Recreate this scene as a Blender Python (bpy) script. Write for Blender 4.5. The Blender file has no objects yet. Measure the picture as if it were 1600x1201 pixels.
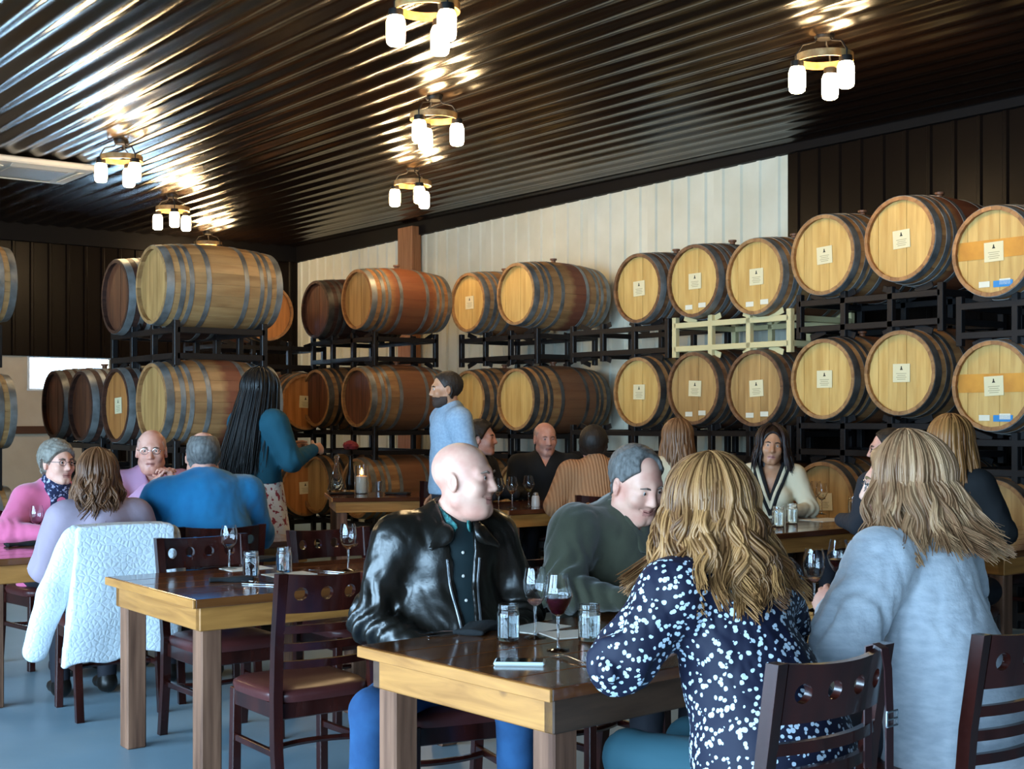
import bpy, math, random
import numpy as np
from mathutils import Vector, Matrix

random.seed(7)
RNG = np.random.default_rng(7)
scene = bpy.context.scene
COL = scene.collection

# ------------------------------------------------------------------ camera, sky, light, exposure
F, HZ, HC = 2100.0, 650.0, 1.46            # focal length in pixels, horizon row, eye height (1600x1201 frame)
cd = bpy.data.cameras.new('camera')
cd.sensor_fit = 'HORIZONTAL'; cd.sensor_width = 36.0
cd.lens = F / 1600 * 36.0
cd.shift_y = (HZ - 600.5) / 1600
cd.clip_start = 0.05; cd.clip_end = 200
cam = bpy.data.objects.new('camera', cd); COL.objects.link(cam)
cam.location = (0, 0, HC); cam.rotation_euler = (math.pi / 2, 0, 0)
scene.camera = cam

world = bpy.data.worlds.new('overcast_sky'); scene.world = world
world.use_nodes = True
bg = world.node_tree.nodes['Background']
bg.inputs[0].default_value = (0.47, 0.735, 1.0, 1); bg.inputs[1].default_value = 25.0

vs = scene.view_settings
vs.view_transform = 'Standard'; vs.look = 'None'; vs.gamma = 1.0; vs.use_curve_mapping = False
vs.exposure = 0.22
LAMP = 90.0                                 # strength of the jar lamps

# building grid: U runs along the back wall, V along the white side wall, K is their corner
UA = math.atan2(0.606, 0.795)
U = np.array([math.cos(UA), math.sin(UA)]); V = np.array([-U[1], U[0]])
K = np.array([-0.1595 * 20, 20.0])
UMIN, VMIN, CEIL = -13.725, -24.0, 3.98
def W(u, v, z=0.0):
    p = K + u * U + v * V
    return Vector((p[0], p[1], z))

# openings of the daylight wall (u = UMIN): centre v, width, bottom, top
OPEN = [(-20.3, 3.9, 0.25, 3.15), (-15.9, 3.9, 0.25, 3.15), (-11.5, 3.9, 0.25, 3.15)]
for (vc, w, z0, z1) in OPEN:                # portals guide the sky light through the openings
    ld = bpy.data.lights.new('sky_portal', 'AREA'); ld.shape = 'RECTANGLE'
    ld.size = w; ld.size_y = z1 - z0
    ld.cycles.is_portal = True
    lo = bpy.data.objects.new('sky_portal', ld); COL.objects.link(lo)
    lo.location = W(UMIN - 0.12, vc, (z0 + z1) / 2)
    lo.rotation_euler = (math.pi / 2, 0, UA - math.pi / 2)

def at(px, py, Z):                          # a point seen at a pixel, Z metres away
    return Vector(((px - 800) / F * Z, Z, HC - (py - HZ) / F * Z))
def on(px, py, z=0.75):                     # a point seen at a pixel on the level z
    return at(px, py, (HC - z) * F / (py - HZ))

# ------------------------------------------------------------------ materials
MATS = {}
def hexc(h):
    c = [int(h[i:i + 2], 16) / 255 for i in (0, 2, 4)]
    return tuple(x / 12.92 if x <= 0.04045 else ((x + 0.055) / 1.055) ** 2.4 for x in c) + (1,)
class NT:
    def __init__(s, m):
        s.t = m.node_tree; s.b = s.t.nodes['Principled BSDF']
    def n(s, typ, **kw):
        x = s.t.nodes.new(typ)
        for k, v in kw.items():
            if k in x.inputs.keys() if isinstance(k, str) else False: x.inputs[k].default_value = v
            else: setattr(x, k, v)
        return x
    def l(s, a, b): s.t.links.new(a, b)
def P(name, col, rough=0.5, metal=0.0, col2=None, nscale=(8, 8, 8), detail=4, contrast=(0.35, 0.65), bump=0.0, bscale=None,
      coat=0.0, rnd=0.0, spec=0.5, trans=0.0, ior=1.45, emit=None, sheen=0.0, tint=None, coord='Object', distort=0.0):
    """Principled material; col2 mixes in by a stretched noise, rnd varies the value from object to object"""
    if name in MATS: return MATS[name]
    m = bpy.data.materials.new(name); m.use_nodes = True
    T = NT(m); b = T.b
    c1 = hexc(col) if isinstance(col, str) else col
    b.inputs['Base Color'].default_value = c1
    b.inputs['Roughness'].default_value = rough; b.inputs['Metallic'].default_value = metal
    b.inputs['Specular IOR Level'].default_value = spec
    b.inputs['Transmission Weight'].default_value = trans; b.inputs['IOR'].default_value = ior
    b.inputs['Coat Weight'].default_value = coat; b.inputs['Coat Roughness'].default_value = 0.08
    b.inputs['Sheen Weight'].default_value = sheen
    if emit:
        b.inputs['Emission Color'].default_value = hexc(emit[0]); b.inputs['Emission Strength'].default_value = emit[1]
    out = None
    tc = T.n('ShaderNodeTexCoord')
    mp = T.n('ShaderNodeMapping'); mp.inputs['Scale'].default_value = nscale
    T.l(tc.outputs[coord], mp.inputs['Vector'])
    vec = mp.outputs[0]
    if rnd > 0 or col2:
        oi = T.n('ShaderNodeObjectInfo')
        ad = T.n('ShaderNodeVectorMath', operation='ADD')
        mu = T.n('ShaderNodeMath', operation='MULTIPLY'); mu.inputs[1].default_value = 37.0
        T.l(oi.outputs['Random'], mu.inputs[0]); T.l(mp.outputs[0], ad.inputs[0]); T.l(mu.outputs[0], ad.inputs[1])
        vec = ad.outputs[0]
    nz = None
    if col2:
        nz = T.n('ShaderNodeTexNoise'); nz.inputs['Scale'].default_value = 1.0; nz.inputs['Detail'].default_value = detail
        nz.inputs['Distortion'].default_value = distort
        T.l(vec, nz.inputs['Vector'])
        rp = T.n('ShaderNodeMapRange'); rp.inputs[1].default_value = contrast[0]; rp.inputs[2].default_value = contrast[1]
        T.l(nz.outputs[0], rp.inputs[0])
        mx = T.n('ShaderNodeMix', data_type='RGBA'); mx.inputs[6].default_value = c1; mx.inputs[7].default_value = hexc(col2)
        T.l(rp.outputs[0], mx.inputs[0]); out = mx.outputs[2]
    if tint:
        atn = T.n('ShaderNodeAttribute', attribute_name='tint')
        mx = T.n('ShaderNodeMix', data_type='RGBA'); mx.inputs[6].default_value = c1
        if out: T.l(out, mx.inputs[6])
        mx.inputs[7].default_value = hexc(tint); T.l(atn.outputs['Fac'], mx.inputs[0]); out = mx.outputs[2]
    if rnd > 0:
        hs = T.n('ShaderNodeHueSaturation'); hs.inputs['Color'].default_value = c1
        if out: T.l(out, hs.inputs['Color'])
        rp = T.n('ShaderNodeMapRange'); rp.inputs[3].default_value = 1 - rnd; rp.inputs[4].default_value = 1 + rnd
        T.l(oi.outputs['Random'], rp.inputs[0]); T.l(rp.outputs[0], hs.inputs['Value']); out = hs.outputs[0]
    if out: T.l(out, b.inputs['Base Color'])
    if bump > 0:
        bp = T.n('ShaderNodeBump'); bp.inputs['Strength'].default_value = bump; bp.inputs['Distance'].default_value = 0.01
        if nz and not bscale: T.l(nz.outputs[0], bp.inputs['Height'])
        else:
            n2 = T.n('ShaderNodeTexNoise'); n2.inputs['Scale'].default_value = bscale or 20; n2.inputs['Detail'].default_value = 5
            T.l(tc.outputs[coord], n2.inputs['Vector']); T.l(n2.outputs[0], bp.inputs['Height'])
        T.l(bp.outputs[0], b.inputs['Normal'])
    MATS[name] = m
    return m

# ------------------------------------------------------------------ mesh helpers
class MB:
    """collects shapes for ONE mesh object"""
    def __init__(s): s.v = []; s.f = []; s.m = []
    def add(s, v, f, mi=0):
        o = len(s.v); s.v += [tuple(map(float, p)) for p in v]
        s.f += [tuple(i + o for i in q) for q in f]; s.m += [mi] * len(f); return s
    def box(s, c, size, ch=0.004, R=None, mi=0):
        h = [x / 2 for x in size]; ch = min(ch, min(h) * 0.8)
        vs_, idx = [], {}
        for sx in (-1, 1):
            for sy in (-1, 1):
                for sz in (-1, 1):
                    for a in range(3):
                        sg = (sx, sy, sz)
                        idx[(sg, a)] = len(vs_)
                        vs_.append([sg[i] * (h[i] if i == a else h[i] - ch) for i in range(3)])
        fs = []
        for a in range(3):
            b, c2 = (a + 1) % 3, (a + 2) % 3
            for sa in (-1, 1):
                q = []
                for sb, sc in ((-1, -1), (1, -1), (1, 1), (-1, 1)):
                    sg = [0, 0, 0]; sg[a] = sa; sg[b] = sb; sg[c2] = sc; q.append(idx[(tuple(sg), a)])
                fs.append(q if sa > 0 else q[::-1])
            for sa in (-1, 1):
                for sb in (-1, 1):
                    q = []
                    for sc, ax in ((-1, a), (1, a), (1, b), (-1, b)):
                        sg = [0, 0, 0]; sg[a] = sa; sg[b] = sb; sg[c2] = sc; q.append(idx[(tuple(sg), ax)])
                    fs.append(q if sa * sb < 0 else q[::-1])
        for sx in (-1, 1):
            for sy in (-1, 1):
                for sz in (-1, 1):
                    q = [idx[((sx, sy, sz), a)] for a in range(3)]
                    fs.append(q if sx * sy * sz > 0 else q[::-1])
        pts = np.array(vs_)
        if R is not None: pts = pts @ np.array(R).T
        s.add(pts + np.array(c), fs, mi); return s
    def bar(s, a, b, w, d=None, up=(0, 0, 1), ch=0.003, mi=0):
        """square bar from a to b"""
        a, b = np.array(a, float), np.array(b, float); z = b - a; L = np.linalg.norm(z); z /= L
        up = np.array(up, float)
        if abs(z @ up) > 0.98: up = np.array((0, 1.0, 0))
        x = np.cross(up, z); x /= np.linalg.norm(x); y = np.cross(z, x)
        return s.box((a + b) / 2, (w, d or w, L), ch, np.stack([x, y, z], 1), mi)
    def tube(s, pts, r, n=8, cap=True, mi=0, flat=1.0):
        pts = np.array(pts, float); N = len(pts); r = np.broadcast_to(np.array(r, float), (N,))
        t = np.gradient(pts, axis=0); t /= np.linalg.norm(t, axis=1)[:, None] + 1e-9
        u0 = np.array((0, 0, 1.0)) if abs(t[0][2]) < 0.9 else np.array((1.0, 0, 0))
        x = np.cross(t[0], u0); x /= np.linalg.norm(x); v = []
        for i in range(N):
            x = x - t[i] * (x @ t[i]); x /= np.linalg.norm(x) + 1e-9; y = np.cross(t[i], x)
            for k in range(n):
                a = 2 * math.pi * k / n
                v.append(pts[i] + r[i] * (math.cos(a) * x + flat * math.sin(a) * y))
        f = [(i * n + k, i * n + (k + 1) % n, (i + 1) * n + (k + 1) % n, (i + 1) * n + k) for i in range(N - 1) for k in range(n)]
        if cap: f += [tuple(range(n))[::-1], tuple((N - 1) * n + k for k in range(n))]
        return s.add(v, f, mi)
    def lathe(s, prof, n=24, c=(0, 0, 0), mi=0, axis='z', cap=False):
        v = []; N = len(prof)
        for r, z in prof:
            for k in range(n):
                a = 2 * math.pi * k / n
                p = (r * math.cos(a), r * math.sin(a), z)
                if axis == 'x': p = (p[2], p[0], p[1])
                if axis == 'y': p = (p[1], p[2], p[0])
                v.append((p[0] + c[0], p[1] + c[1], p[2] + c[2]))
        f = [(i * n + k, i * n + (k + 1) % n, (i + 1) * n + (k + 1) % n, (i + 1) * n + k) for i in range(N - 1) for k in range(n)]
        if cap: f += [tuple(range(n))[::-1], tuple((N - 1) * n + k for k in range(n))]
        return s.add(v, f, mi)
    def prism(s, poly, z0, z1, mi=0):
        n = len(poly); v = [(x, y, z0) for x, y in poly] + [(x, y, z1) for x, y in poly]
        f = [tuple(range(n))[::-1], tuple(range(n, 2 * n))] + [(i, (i + 1) % n, n + (i + 1) % n, n + i) for i in range(n)]
        return s.add(v, f, mi)
    def ball(s, c, r, n=12, mi=0):
        r = np.broadcast_to(np.array(r, float), (3,))
        v = []; f = []; m = n // 2
        for i in range(m + 1):
            t = math.pi * i / m
            for k in range(n):
                a = 2 * math.pi * k / n
                v.append((c[0] + r[0] * math.sin(t) * math.cos(a), c[1] + r[1] * math.sin(t) * math.sin(a), c[2] - r[2] * math.cos(t)))
        f = [(i * n + k, i * n + (k + 1) % n, (i + 1) * n + (k + 1) % n, (i + 1) * n + k) for i in range(m) for k in range(n)]
        return s.add(v, f, mi)
    def mesh(s, name, smooth=35):
        me = bpy.data.meshes.new(name); me.from_pydata(s.v, [], s.f)
        if any(s.m): me.polygons.foreach_set('material_index', s.m)
        if smooth:
            me.shade_smooth(); me.set_sharp_from_angle(angle=math.radians(smooth))
        me.update(); return me

def mesh_np(name, v, f, mi=None, smooth=True):
    me = bpy.data.meshes.new(name); v = np.asarray(v, np.float32); f = np.asarray(f, np.int32)
    k = f.shape[1]
    me.vertices.add(len(v)); me.vertices.foreach_set('co', v.ravel())
    me.loops.add(f.size); me.loops.foreach_set('vertex_index', f.ravel())
    me.polygons.add(len(f)); me.polygons.foreach_set('loop_start', np.arange(0, f.size, k, dtype=np.int32))
    me.polygons.foreach_set('loop_total', np.full(len(f), k, np.int32))
    if mi is not None: me.polygons.foreach_set('material_index', np.asarray(mi, np.int32))
    me.update(calc_edges=True); me.validate()
    if smooth: me.shade_smooth()
    return me

def mk(name, mb, mats, parent=None, loc=(0, 0, 0), rot=(0, 0, 0), smooth=35):
    me = mb.mesh(name, smooth) if isinstance(mb, MB) else mb
    if not me.materials:
        for m in (mats if isinstance(mats, (list, tuple)) else [mats]): me.materials.append(m)
    o = bpy.data.objects.new(name, me); COL.objects.link(o)
    o.parent = parent; o.location = loc
    o.rotation_euler = rot if isinstance(rot, (tuple, list)) else (0, 0, rot)
    return o
def tag(o, label=None, cat=None, group=None, kind=None):
    if label: o['label'] = label
    if cat: o['category'] = cat
    if group: o['group'] = group
    if kind: o['kind'] = kind
    return o
def thing(name, label, cat, loc=(0, 0, 0), rz=0.0, group=None):
    o = bpy.data.objects.new(name, None); COL.objects.link(o)
    o.empty_display_size = 0.1
    o.location = loc; o.rotation_euler = (0, 0, rz)
    return tag(o, label, cat, group)
def dup(root, loc, rz, label, group=None, skip=()):
    def cp(o, par):
        c = o.copy(); COL.objects.link(c); c.parent = par
        for ch in o.children:
            if ch.name.split('.')[0] not in skip: cp(ch, c)
        return c
    r = cp(root, None); r.location = loc; r.rotation_euler = (0, 0, rz)
    r['label'] = label
    if group: r['group'] = group
    return r
def setmat(o, m):
    for s in o.material_slots: s.link = 'OBJECT'; s.material = m
def struct(name, mb, m, parent=None, **kw):
    o = mk(name, mb, m, parent, **kw)
    if parent is None: o['kind'] = 'structure'
    return o

# ------------------------------------------------------------------ room shell
M_black = P('black_enamel_metal', (0.007, 0.0035, 0.0022, 1), 0.21, spec=0.38, bump=0.05, bscale=5)
M_blackwall = P('black_wall_metal', (0.006, 0.0035, 0.0025, 1), 0.28, spec=0.13, bump=0.05, bscale=4)
M_trimblk = P('black_trim', (0.006, 0.005, 0.005, 1), 0.6, spec=0.12)
M_white = P('cream_wall_metal', 'd2cfbd', 0.5, col2='c4c0ac', nscale=(1.5, 1.5, 1.5))
M_beige = P('beige_wallboard', 'b9a892', 0.8, col2='ad9c86', nscale=(2, 2, 2))
M_floor = P('blue_grey_concrete', '93aab6', 0.40, col2='809aa8', nscale=(1.3, 1.3, 1.3), detail=8, bump=0.05, spec=0.45)
M_postwood = P('orange_post_wood', 'a06a44', 0.6, col2='84522f', nscale=(25, 25, 2))
M_frame = P('white_window_frame', 'cfd2d4', 0.4)
M_paneglass = P('window_glass', 'ffffff', 0.02, trans=1.0, ior=1.05, spec=0.2)

cu, cv = UMIN / 2, VMIN / 2
fl = MB().box((0, 0, -0.1), (-UMIN + 1.5, -VMIN + 1.5, 0.2), 0)
struct('floor', fl, M_floor, loc=W(cu, cv), rot=UA)

def sheet(length, pitch, n, rb, rt, hgt, round_=False):
    """ribbed sheet: width n*pitch along x, length along y, ribs rising along +z"""
    prof = []
    for i in range(n):
        x0 = i * pitch; c = x0 + pitch / 2
        if round_: prof += [(x0 + pitch * q / 10, hgt * (0.5 - 0.5 * math.cos(2 * math.pi * q / 10))) for q in range(10)]
        else: prof += [(x0, 0), (c - rb / 2, 0), (c - rt / 2, hgt), (c + rt / 2, hgt), (c + rb / 2, 0)]
    prof.append((n * pitch, 0))
    m = MB(); N = len(prof)
    v = [(x, 0, z) for x, z in prof] + [(x, length, z) for x, z in prof] + [(x, 0, -0.02) for x, z in prof] + [(x, length, -0.02) for x, z in prof]
    f = [(i, i + 1, N + i + 1, N + i) for i in range(N - 1)] + [(2 * N + i, 3 * N + i, 3 * N + i + 1, 2 * N + i + 1) for i in range(N - 1)]
    return m.add(v, f)
ceil = struct('ceiling', MB().box((0, 0, 0.1), (-UMIN + 1.5, -VMIN + 1.5, 0.12), 0), M_trimblk, loc=W(cu, cv, CEIL + 0.06), rot=UA)
cm = sheet(-VMIN, 0.22875, 4, 0.15, 0.085, 0.026, True).mesh('ceiling_panel', 60)
def wmat(ex, ey, ez, loc):
    return Matrix(((ex[0], ey[0], ez[0], loc[0]), (ex[1], ey[1], ez[1], loc[1]), (ex[2], ey[2], ez[2], loc[2]), (0, 0, 0, 1)))
U3, V3, Z3 = Vector((U[0], U[1], 0)), Vector((V[0], V[1], 0)), Vector((0, 0, 1))
def panel(name, me, m, mw, parent):
    o = mk(name, me, m); o.parent = parent
    o.matrix_parent_inverse = parent_world(parent).inverted(); o.matrix_basis = mw
    return o
def parent_world(p): return Matrix.Translation(p.location) @ p.rotation_euler.to_matrix().to_4x4()
for i in range(15):                          # ribs hang down into the room
    panel('ceiling_panel', cm, M_black, wmat(U3, -V3, -Z3, W(UMIN + i * 0.915, 0, CEIL)), ceil)

# white / black side wall at u = 0
WT = 3.90
wr = struct('wall_right', MB().box((0, 0, 0), (0.12, -VMIN, CEIL), 0), M_trimblk, loc=W(0.10, cv, CEIL / 2), rot=UA)
wp = sheet(WT, 0.237, 4, 0.060, 0.030, 0.020).mesh('wall_panel', 20)
wpb = sheet(WT, 0.237, 4, 0.060, 0.030, 0.020).mesh('black_wall_panel', 20)
for i in range(10):
    panel('wall_panel', wp, M_white, wmat(-V3, Z3, -U3, W(0.0, -i * 0.948, 0)), wr)
for i in range(15):
    panel('wall_panel', wpb, M_blackwall, wmat(-V3, Z3, -U3, W(0.0, -(i + 10) * 0.948, 0)), wr)
tv = []
for x in (-0.035, 0.03):
    for (v_, zb) in ((0, 3.74), (-9.6, 3.885), (VMIN, 3.885)): tv += [(x, v_ - cv, zb), (x, v_ - cv, CEIL)]
tf = [(0, 2, 3, 1), (2, 4, 5, 3), (6, 7, 9, 8), (8, 9, 11, 10), (0, 6, 8, 2), (2, 8, 10, 4), (0, 1, 7, 6), (4, 10, 11, 5)]
struct('trim_1', MB().add(tv, tf), M_trimblk, loc=W(-0.03, cv), rot=UA, smooth=0)
struct('trim_2', MB().box((0, 0, 0), (-UMIN, 0.06, 0.24), 0.004), M_trimblk, loc=W(cu, -0.05, CEIL - 0.12), rot=UA)
# back wall at v = 0: black sheets above, beige board and a bright window below
wb = struct('wall_back', MB().box((0, 0, 0), (-UMIN, 0.12, CEIL - 2.25), 0), M_trimblk, loc=W(cu, 0.10, (CEIL + 2.25) / 2), rot=UA)
wq = sheet(WT - 2.25, 0.237, 4, 0.060, 0.030, 0.020).mesh('back_panel', 20)
wql = sheet(2.25, 0.237, 4, 0.060, 0.030, 0.020).mesh('back_panel_low', 20)
for i in range(14):
    panel('wall_panel', wq, M_blackwall, wmat(U3, Z3, -V3, W(-(i + 1) * 0.948, 0, 2.25)), wb)
for i in range(3):
    panel('wall_panel', wql, M_blackwall, wmat(U3, Z3, -V3, W(-(i + 1) * 0.948, 0, 0)), wb)
lo = MB()
def lowseg(u0, u1, z0, z1): lo.box(((u0 + u1) / 2 - cu, 0, (z0 + z1) / 2), (u1 - u0, 0.10, z1 - z0), 0)
lowseg(UMIN, -3.95, 0, 2.25); lowseg(-3.95, -2.86, 0, 1.80); lowseg(-2.86, 0, 0, 2.25)
struct('wall_back_lower', lo, M_beige, loc=W(cu, 0.09), rot=UA)
w1 = struct('window_1', MB().box((0, 0, -0.215), (1.24, 0.06, 0.03)).box((0, 0, 0.215), (1.24, 0.06, 0.02)).box((-0.6, 0, 0), (0.03, 0.06, 0.43)).box((0.6, 0, 0), (0.03, 0.06, 0.43)), M_frame, loc=W(-3.34, 0.06, 2.025), rot=UA)
mk('window_pane', MB().box((0, 0, 0), (1.18, 0.006, 0.41), 0), M_paneglass, w1)
struct('trim_3', MB().box((0, 0, 0), (3.0, 0.05, 0.10)), P('brown_rail', '4a2c1c', 0.5), loc=W(-4.4, 0.0, 1.28), rot=UA)

# daylight wall at u = UMIN with tall glazed doors, and the wall behind the camera
wl = MB(); edges = [VMIN]
def lseg(v0, v1, z0, z1):
    if v1 - v0 > 0.01: wl.box((0, (v0 + v1) / 2 - cv, (z0 + z1) / 2), (0.14, v1 - v0, z1 - z0), 0)
prev = VMIN
for (vc, w, z0, z1) in sorted(OPEN):
    lseg(prev, vc - w / 2, 0, CEIL); lseg(vc - w / 2, vc + w / 2, 0, z0); lseg(vc - w / 2, vc + w / 2, z1, CEIL); prev = vc + w / 2
lseg(prev, 0, 0, CEIL)
struct('wall_left', wl, M_blackwall, loc=W(UMIN - 0.02, cv), rot=UA)
for i, (vc, w, z0, z1) in enumerate(OPEN):
    m = MB(); h = z1 - z0
    for k in range(5): m.box((0, -w / 2 + w * k / 4, h / 2), (0.06, 0.05, h))
    for k in range(5): m.box((0, 0, h * k / 4), (0.06, w, 0.05))
    struct('window_%d' % (i + 2), m, M_frame, loc=W(UMIN, vc, z0), rot=UA)
struct('wall_front', MB().box((0, 0, 0), (-UMIN, 0.12, CEIL), 0), M_blackwall, loc=W(cu, VMIN - 0.06, CEIL / 2), rot=UA)
# timber post against the white wall
pw = W(-0.10, -3.2)
struct('wall_post', MB().box((0, 0, WT / 2), (0.14, 0.34, WT), 0.006), M_postwood, loc=pw, rot=UA)
# ------------------------------------------------------------------ jar chandeliers
M_jar = P('lit_jar', 'fff0d2', 0.4, emit=('ffd9a0', LAMP))
M_ring = P('lamp_hoop_wood', 'b08a58', 0.5, col2='8c6336', nscale=(20, 20, 20))
M_iron = P('dark_iron', (0.02, 0.018, 0.016, 1), 0.45, metal=0.6)
lamp = thing('chandelier', '', 'lamp')
m = MB()
for (z0, z1, r0, r1) in ((-0.022, 0.022, 0.160, 0.172),):
    m.lathe([(r0, z0), (r1, z0), (r1, z1), (r0, z1), (r0, z0)], 32)
mk('hoop', m, M_ring, lamp)
mk('canopy', MB().lathe([(0.0, 0.118), (0.05, 0.118), (0.062, 0.135), (0.062, 0.158), (0, 0.158)], 20), M_iron, lamp)
jar_prof = [(0.0, -0.205), (0.034, -0.205), (0.046, -0.195), (0.050, -0.17), (0.050, -0.085), (0.043, -0.062), (0.037, -0.052), (0.0, -0.052)]
jme = MB().lathe(jar_prof, 18).mesh('jar')
capme = MB().lathe([(0, -0.018), (0.038, -0.018), (0.040, -0.03), (0.040, -0.054), (0, -0.054)], 16).mesh('socket')
for k in range(3):
    a = math.radians(-70 + 120 * k)
    x, y = 0.166 * math.cos(a), 0.166 * math.sin(a)
    j = mk('jar', jme, M_jar, lamp, (x, y, 0)); mk('socket', capme, M_iron, j)
    mk('arm', MB().tube([(x, y, -0.03), (x * 1.04, y * 1.04, 0.02), (x * 0.8, y * 0.8, 0.08), (x * 0.35, y * 0.35, 0.10), (x * 0.25, y * 0.25, 0.13)], 0.006, 6), M_iron, lamp)
LZ = 3.81
def lamp_at(px, py):
    p = at(px, py, (LZ - HC) * F / (HZ - py)); return p
spots = [((668, 12), 20, 'jar chandelier cut by the top edge, above the middle one of its row'),
         ((678, 183), 65, 'jar chandelier in the middle of the central row'),
         ((645, 287), 5, 'jar chandelier farthest along the central row, nearest the white wall'),
         ((190, 248), 35, 'jar chandelier beside the white ceiling air unit'),
         ((270, 327), 0, 'jar chandelier just above the top barrel with eight hoops'),
         ((325, 381), 50, 'jar chandelier half hidden behind the top left barrel'),
         ((1288, 92), 15, 'lone jar chandelier on the right, in front of the black wall')]
extra = [(-6.7, 13.2), (-6.4, 10.2)]  # two more chandeliers out of view on the left, added for their light
lamp.scale = (1.1, 1.1, 1.1)
first = True
for (px, rz, lab) in spots:
    p = lamp_at(*px)
    if first: lamp.location = p; lamp.rotation_euler = (0, 0, math.radians(rz)); lamp['label'] = lab; lamp['group'] = 'jar chandeliers under the ceiling'; first = False
    else: dup(lamp, p, math.radians(rz), lab, 'jar chandeliers under the ceiling')
for i, (x, y) in enumerate(extra):
    dup(lamp, (x, y, LZ), i, ('unseen jar chandelier added for light over the barrels at the left edge', 'unseen jar chandelier added for light over the front of the room, left')[i], 'jar chandeliers under the ceiling')

# ceiling air unit
M_ac = P('off_white_plastic', 'c9c4b8', 0.5)
M_acg = P('grey_plastic', '8d8a84', 0.5)
p = at(48, 272, 13.4); p.z = CEIL - 0.035
ac = thing('air_conditioner', 'white square cassette air unit set in the black ceiling', 'air conditioner', p, UA)
mk('cover', MB().box((0, 0, -0.03), (1.0, 1.0, 0.06), 0.015), M_ac, ac)
mk('grille', MB().box((0, 0, -0.066), (0.56, 0.56, 0.016), 0.006), M_acg, ac)
for k in range(4):
    R = Matrix.Rotation(k * math.pi / 2, 3, 'Z')
    c = R @ Vector((0, 0.40, -0.064)); mk('louvre', MB().box((0, 0, 0), (0.62, 0.09, 0.012), 0.004), M_ac, ac, c, (0.25, 0, k * math.pi / 2))

# ------------------------------------------------------------------ barrels
BL, RB, RH = 1.00, 0.352, 0.312
def rad(x): t = 2 * x / BL - 1; return RB - (RB - RH) * t * t
def stave_mat(name, c1, c2, stain=None):
    m = P(name, c1, 0.62, col2=c2, nscale=(2.5, 18, 18), detail=5, rnd=0.20, bump=0.12)
    if stain:
        T = NT(m); src = T.b.inputs['Base Color'].links[0].from_socket
        tc = T.n('ShaderNodeTexCoord'); sx = T.n('ShaderNodeSeparateXYZ'); T.l(tc.outputs['Object'], sx.inputs[0])
        nz = T.n('ShaderNodeTexNoise'); nz.inputs['Scale'].default_value = 9; T.l(tc.outputs['Object'], nz.inputs['Vector'])
        a = T.n('ShaderNodeMath', operation='SUBTRACT'); a.inputs[1].default_value = stain[1]; T.l(sx.outputs[0], a.inputs[0])
        b = T.n('ShaderNodeMath', operation='ABSOLUTE'); T.l(a.outputs[0], b.inputs[0])
        ad = T.n('ShaderNodeMath', operation='MULTIPLY_ADD'); ad.inputs[1].default_value = 0.10; T.l(nz.outputs[0], ad.inputs[0]); T.l(b.outputs[0], ad.inputs[2])
        rp = T.n('ShaderNodeMapRange'); rp.inputs[1].default_value = stain[2] + 0.07; rp.inputs[2].default_value = stain[2] + 0.01
        rp.inputs[4].default_value = 0.8; T.l(ad.outputs[0], rp.inputs[0])
        mx = T.n('ShaderNodeMix', data_type='RGBA'); mx.inputs[7].default_value = hexc(stain[0]); T.l(src, mx.inputs[6]); T.l(rp.outputs[0], mx.inputs[0])
        T.l(mx.outputs[2], T.b.inputs['Base Color'])
    return m
SM = {'black': stave_mat('blackened_stave', '4a2c20', '2f1b14'), 'pale': stave_mat('pale_oak_stave', 'a98455', '8d683f'),
      'red': stave_mat('wine_stained_stave', 'a37a4e', '86603a', ('6a2c20', 0.60, 0.12)),
      'brown': stave_mat('brown_oak_stave', 'a0774a', '835a36', ('6b4028', 0.58, 0.26)),
      'rust': stave_mat('red_brown_stave', 'a67646', '8a5c36', ('6e361f', 0.52, 0.27)),
      'dark': stave_mat('dark_aged_stave', '7a5537', '573823', ('3f2519', 0.56, 0.30))}
def head_mat(n, c1, c2): return P(n, c1, 0.55, col2=c2, nscale=(16, 16, 2.0), detail=5, rnd=0.07, bump=0.08)
HM = {'pale': head_mat('pale_head_oak', 'd0a964', 'b98f4c'), 'tan': head_mat('tan_head_oak', 'b89058', '9a7443'),
      'orange': head_mat('orange_head_oak', 'b87a40', '9c6230'), 'dark': head_mat('dark_head_oak', '6a3f28', '4a2a1c')}
M_band = P('orange_painted_band', 'd08f32', 0.55, col2='b97a28', nscale=(6, 6, 6))
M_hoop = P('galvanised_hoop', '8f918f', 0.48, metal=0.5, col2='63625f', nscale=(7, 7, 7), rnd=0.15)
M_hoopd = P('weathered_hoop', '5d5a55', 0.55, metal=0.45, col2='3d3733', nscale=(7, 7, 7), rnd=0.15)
M_paper = P('label_paper', 'd8c9a0', 0.7)
M_ink = P('label_ink', '2a241c', 0.7)
M_inkl = P('faint_label_print', 'a89a78', 0.7)
M_bung = P('bung', '6b4630', 0.5)
M_bungw = P('clear_bung', 'c8c4b8', 0.2)
M_btape = P('blue_tape', '2f7fb8', 0.5)
M_wtape = P('white_tape', 'd9d2bd', 0.6)
NST = 24
bar0 = thing('wine_barrel', '', 'barrel')
xs = np.linspace(0, BL, 11); da = math.pi / NST * 0.985
v, f = [], []
for x in xs:
    r = rad(x)
    for (rr, a) in ((r, -da), (r + 0.0015, 0), (r, da), (r - 0.026, da), (r - 0.026, -da)):
        v.append((x, rr * math.sin(a), rr * math.cos(a)))
for i in range(len(xs) - 1):
    for k in range(5): f.append((i * 5 + k, (i + 1) * 5 + k, (i + 1) * 5 + (k + 1) % 5, i * 5 + (k + 1) % 5))
f += [(0, 1, 2, 3, 4), tuple((len(xs) - 1) * 5 + k for k in (4, 3, 2, 1, 0))]
f = [q[::-1] for q in f]
stme = MB().add(v, f).mesh('stave', 30)
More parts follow.
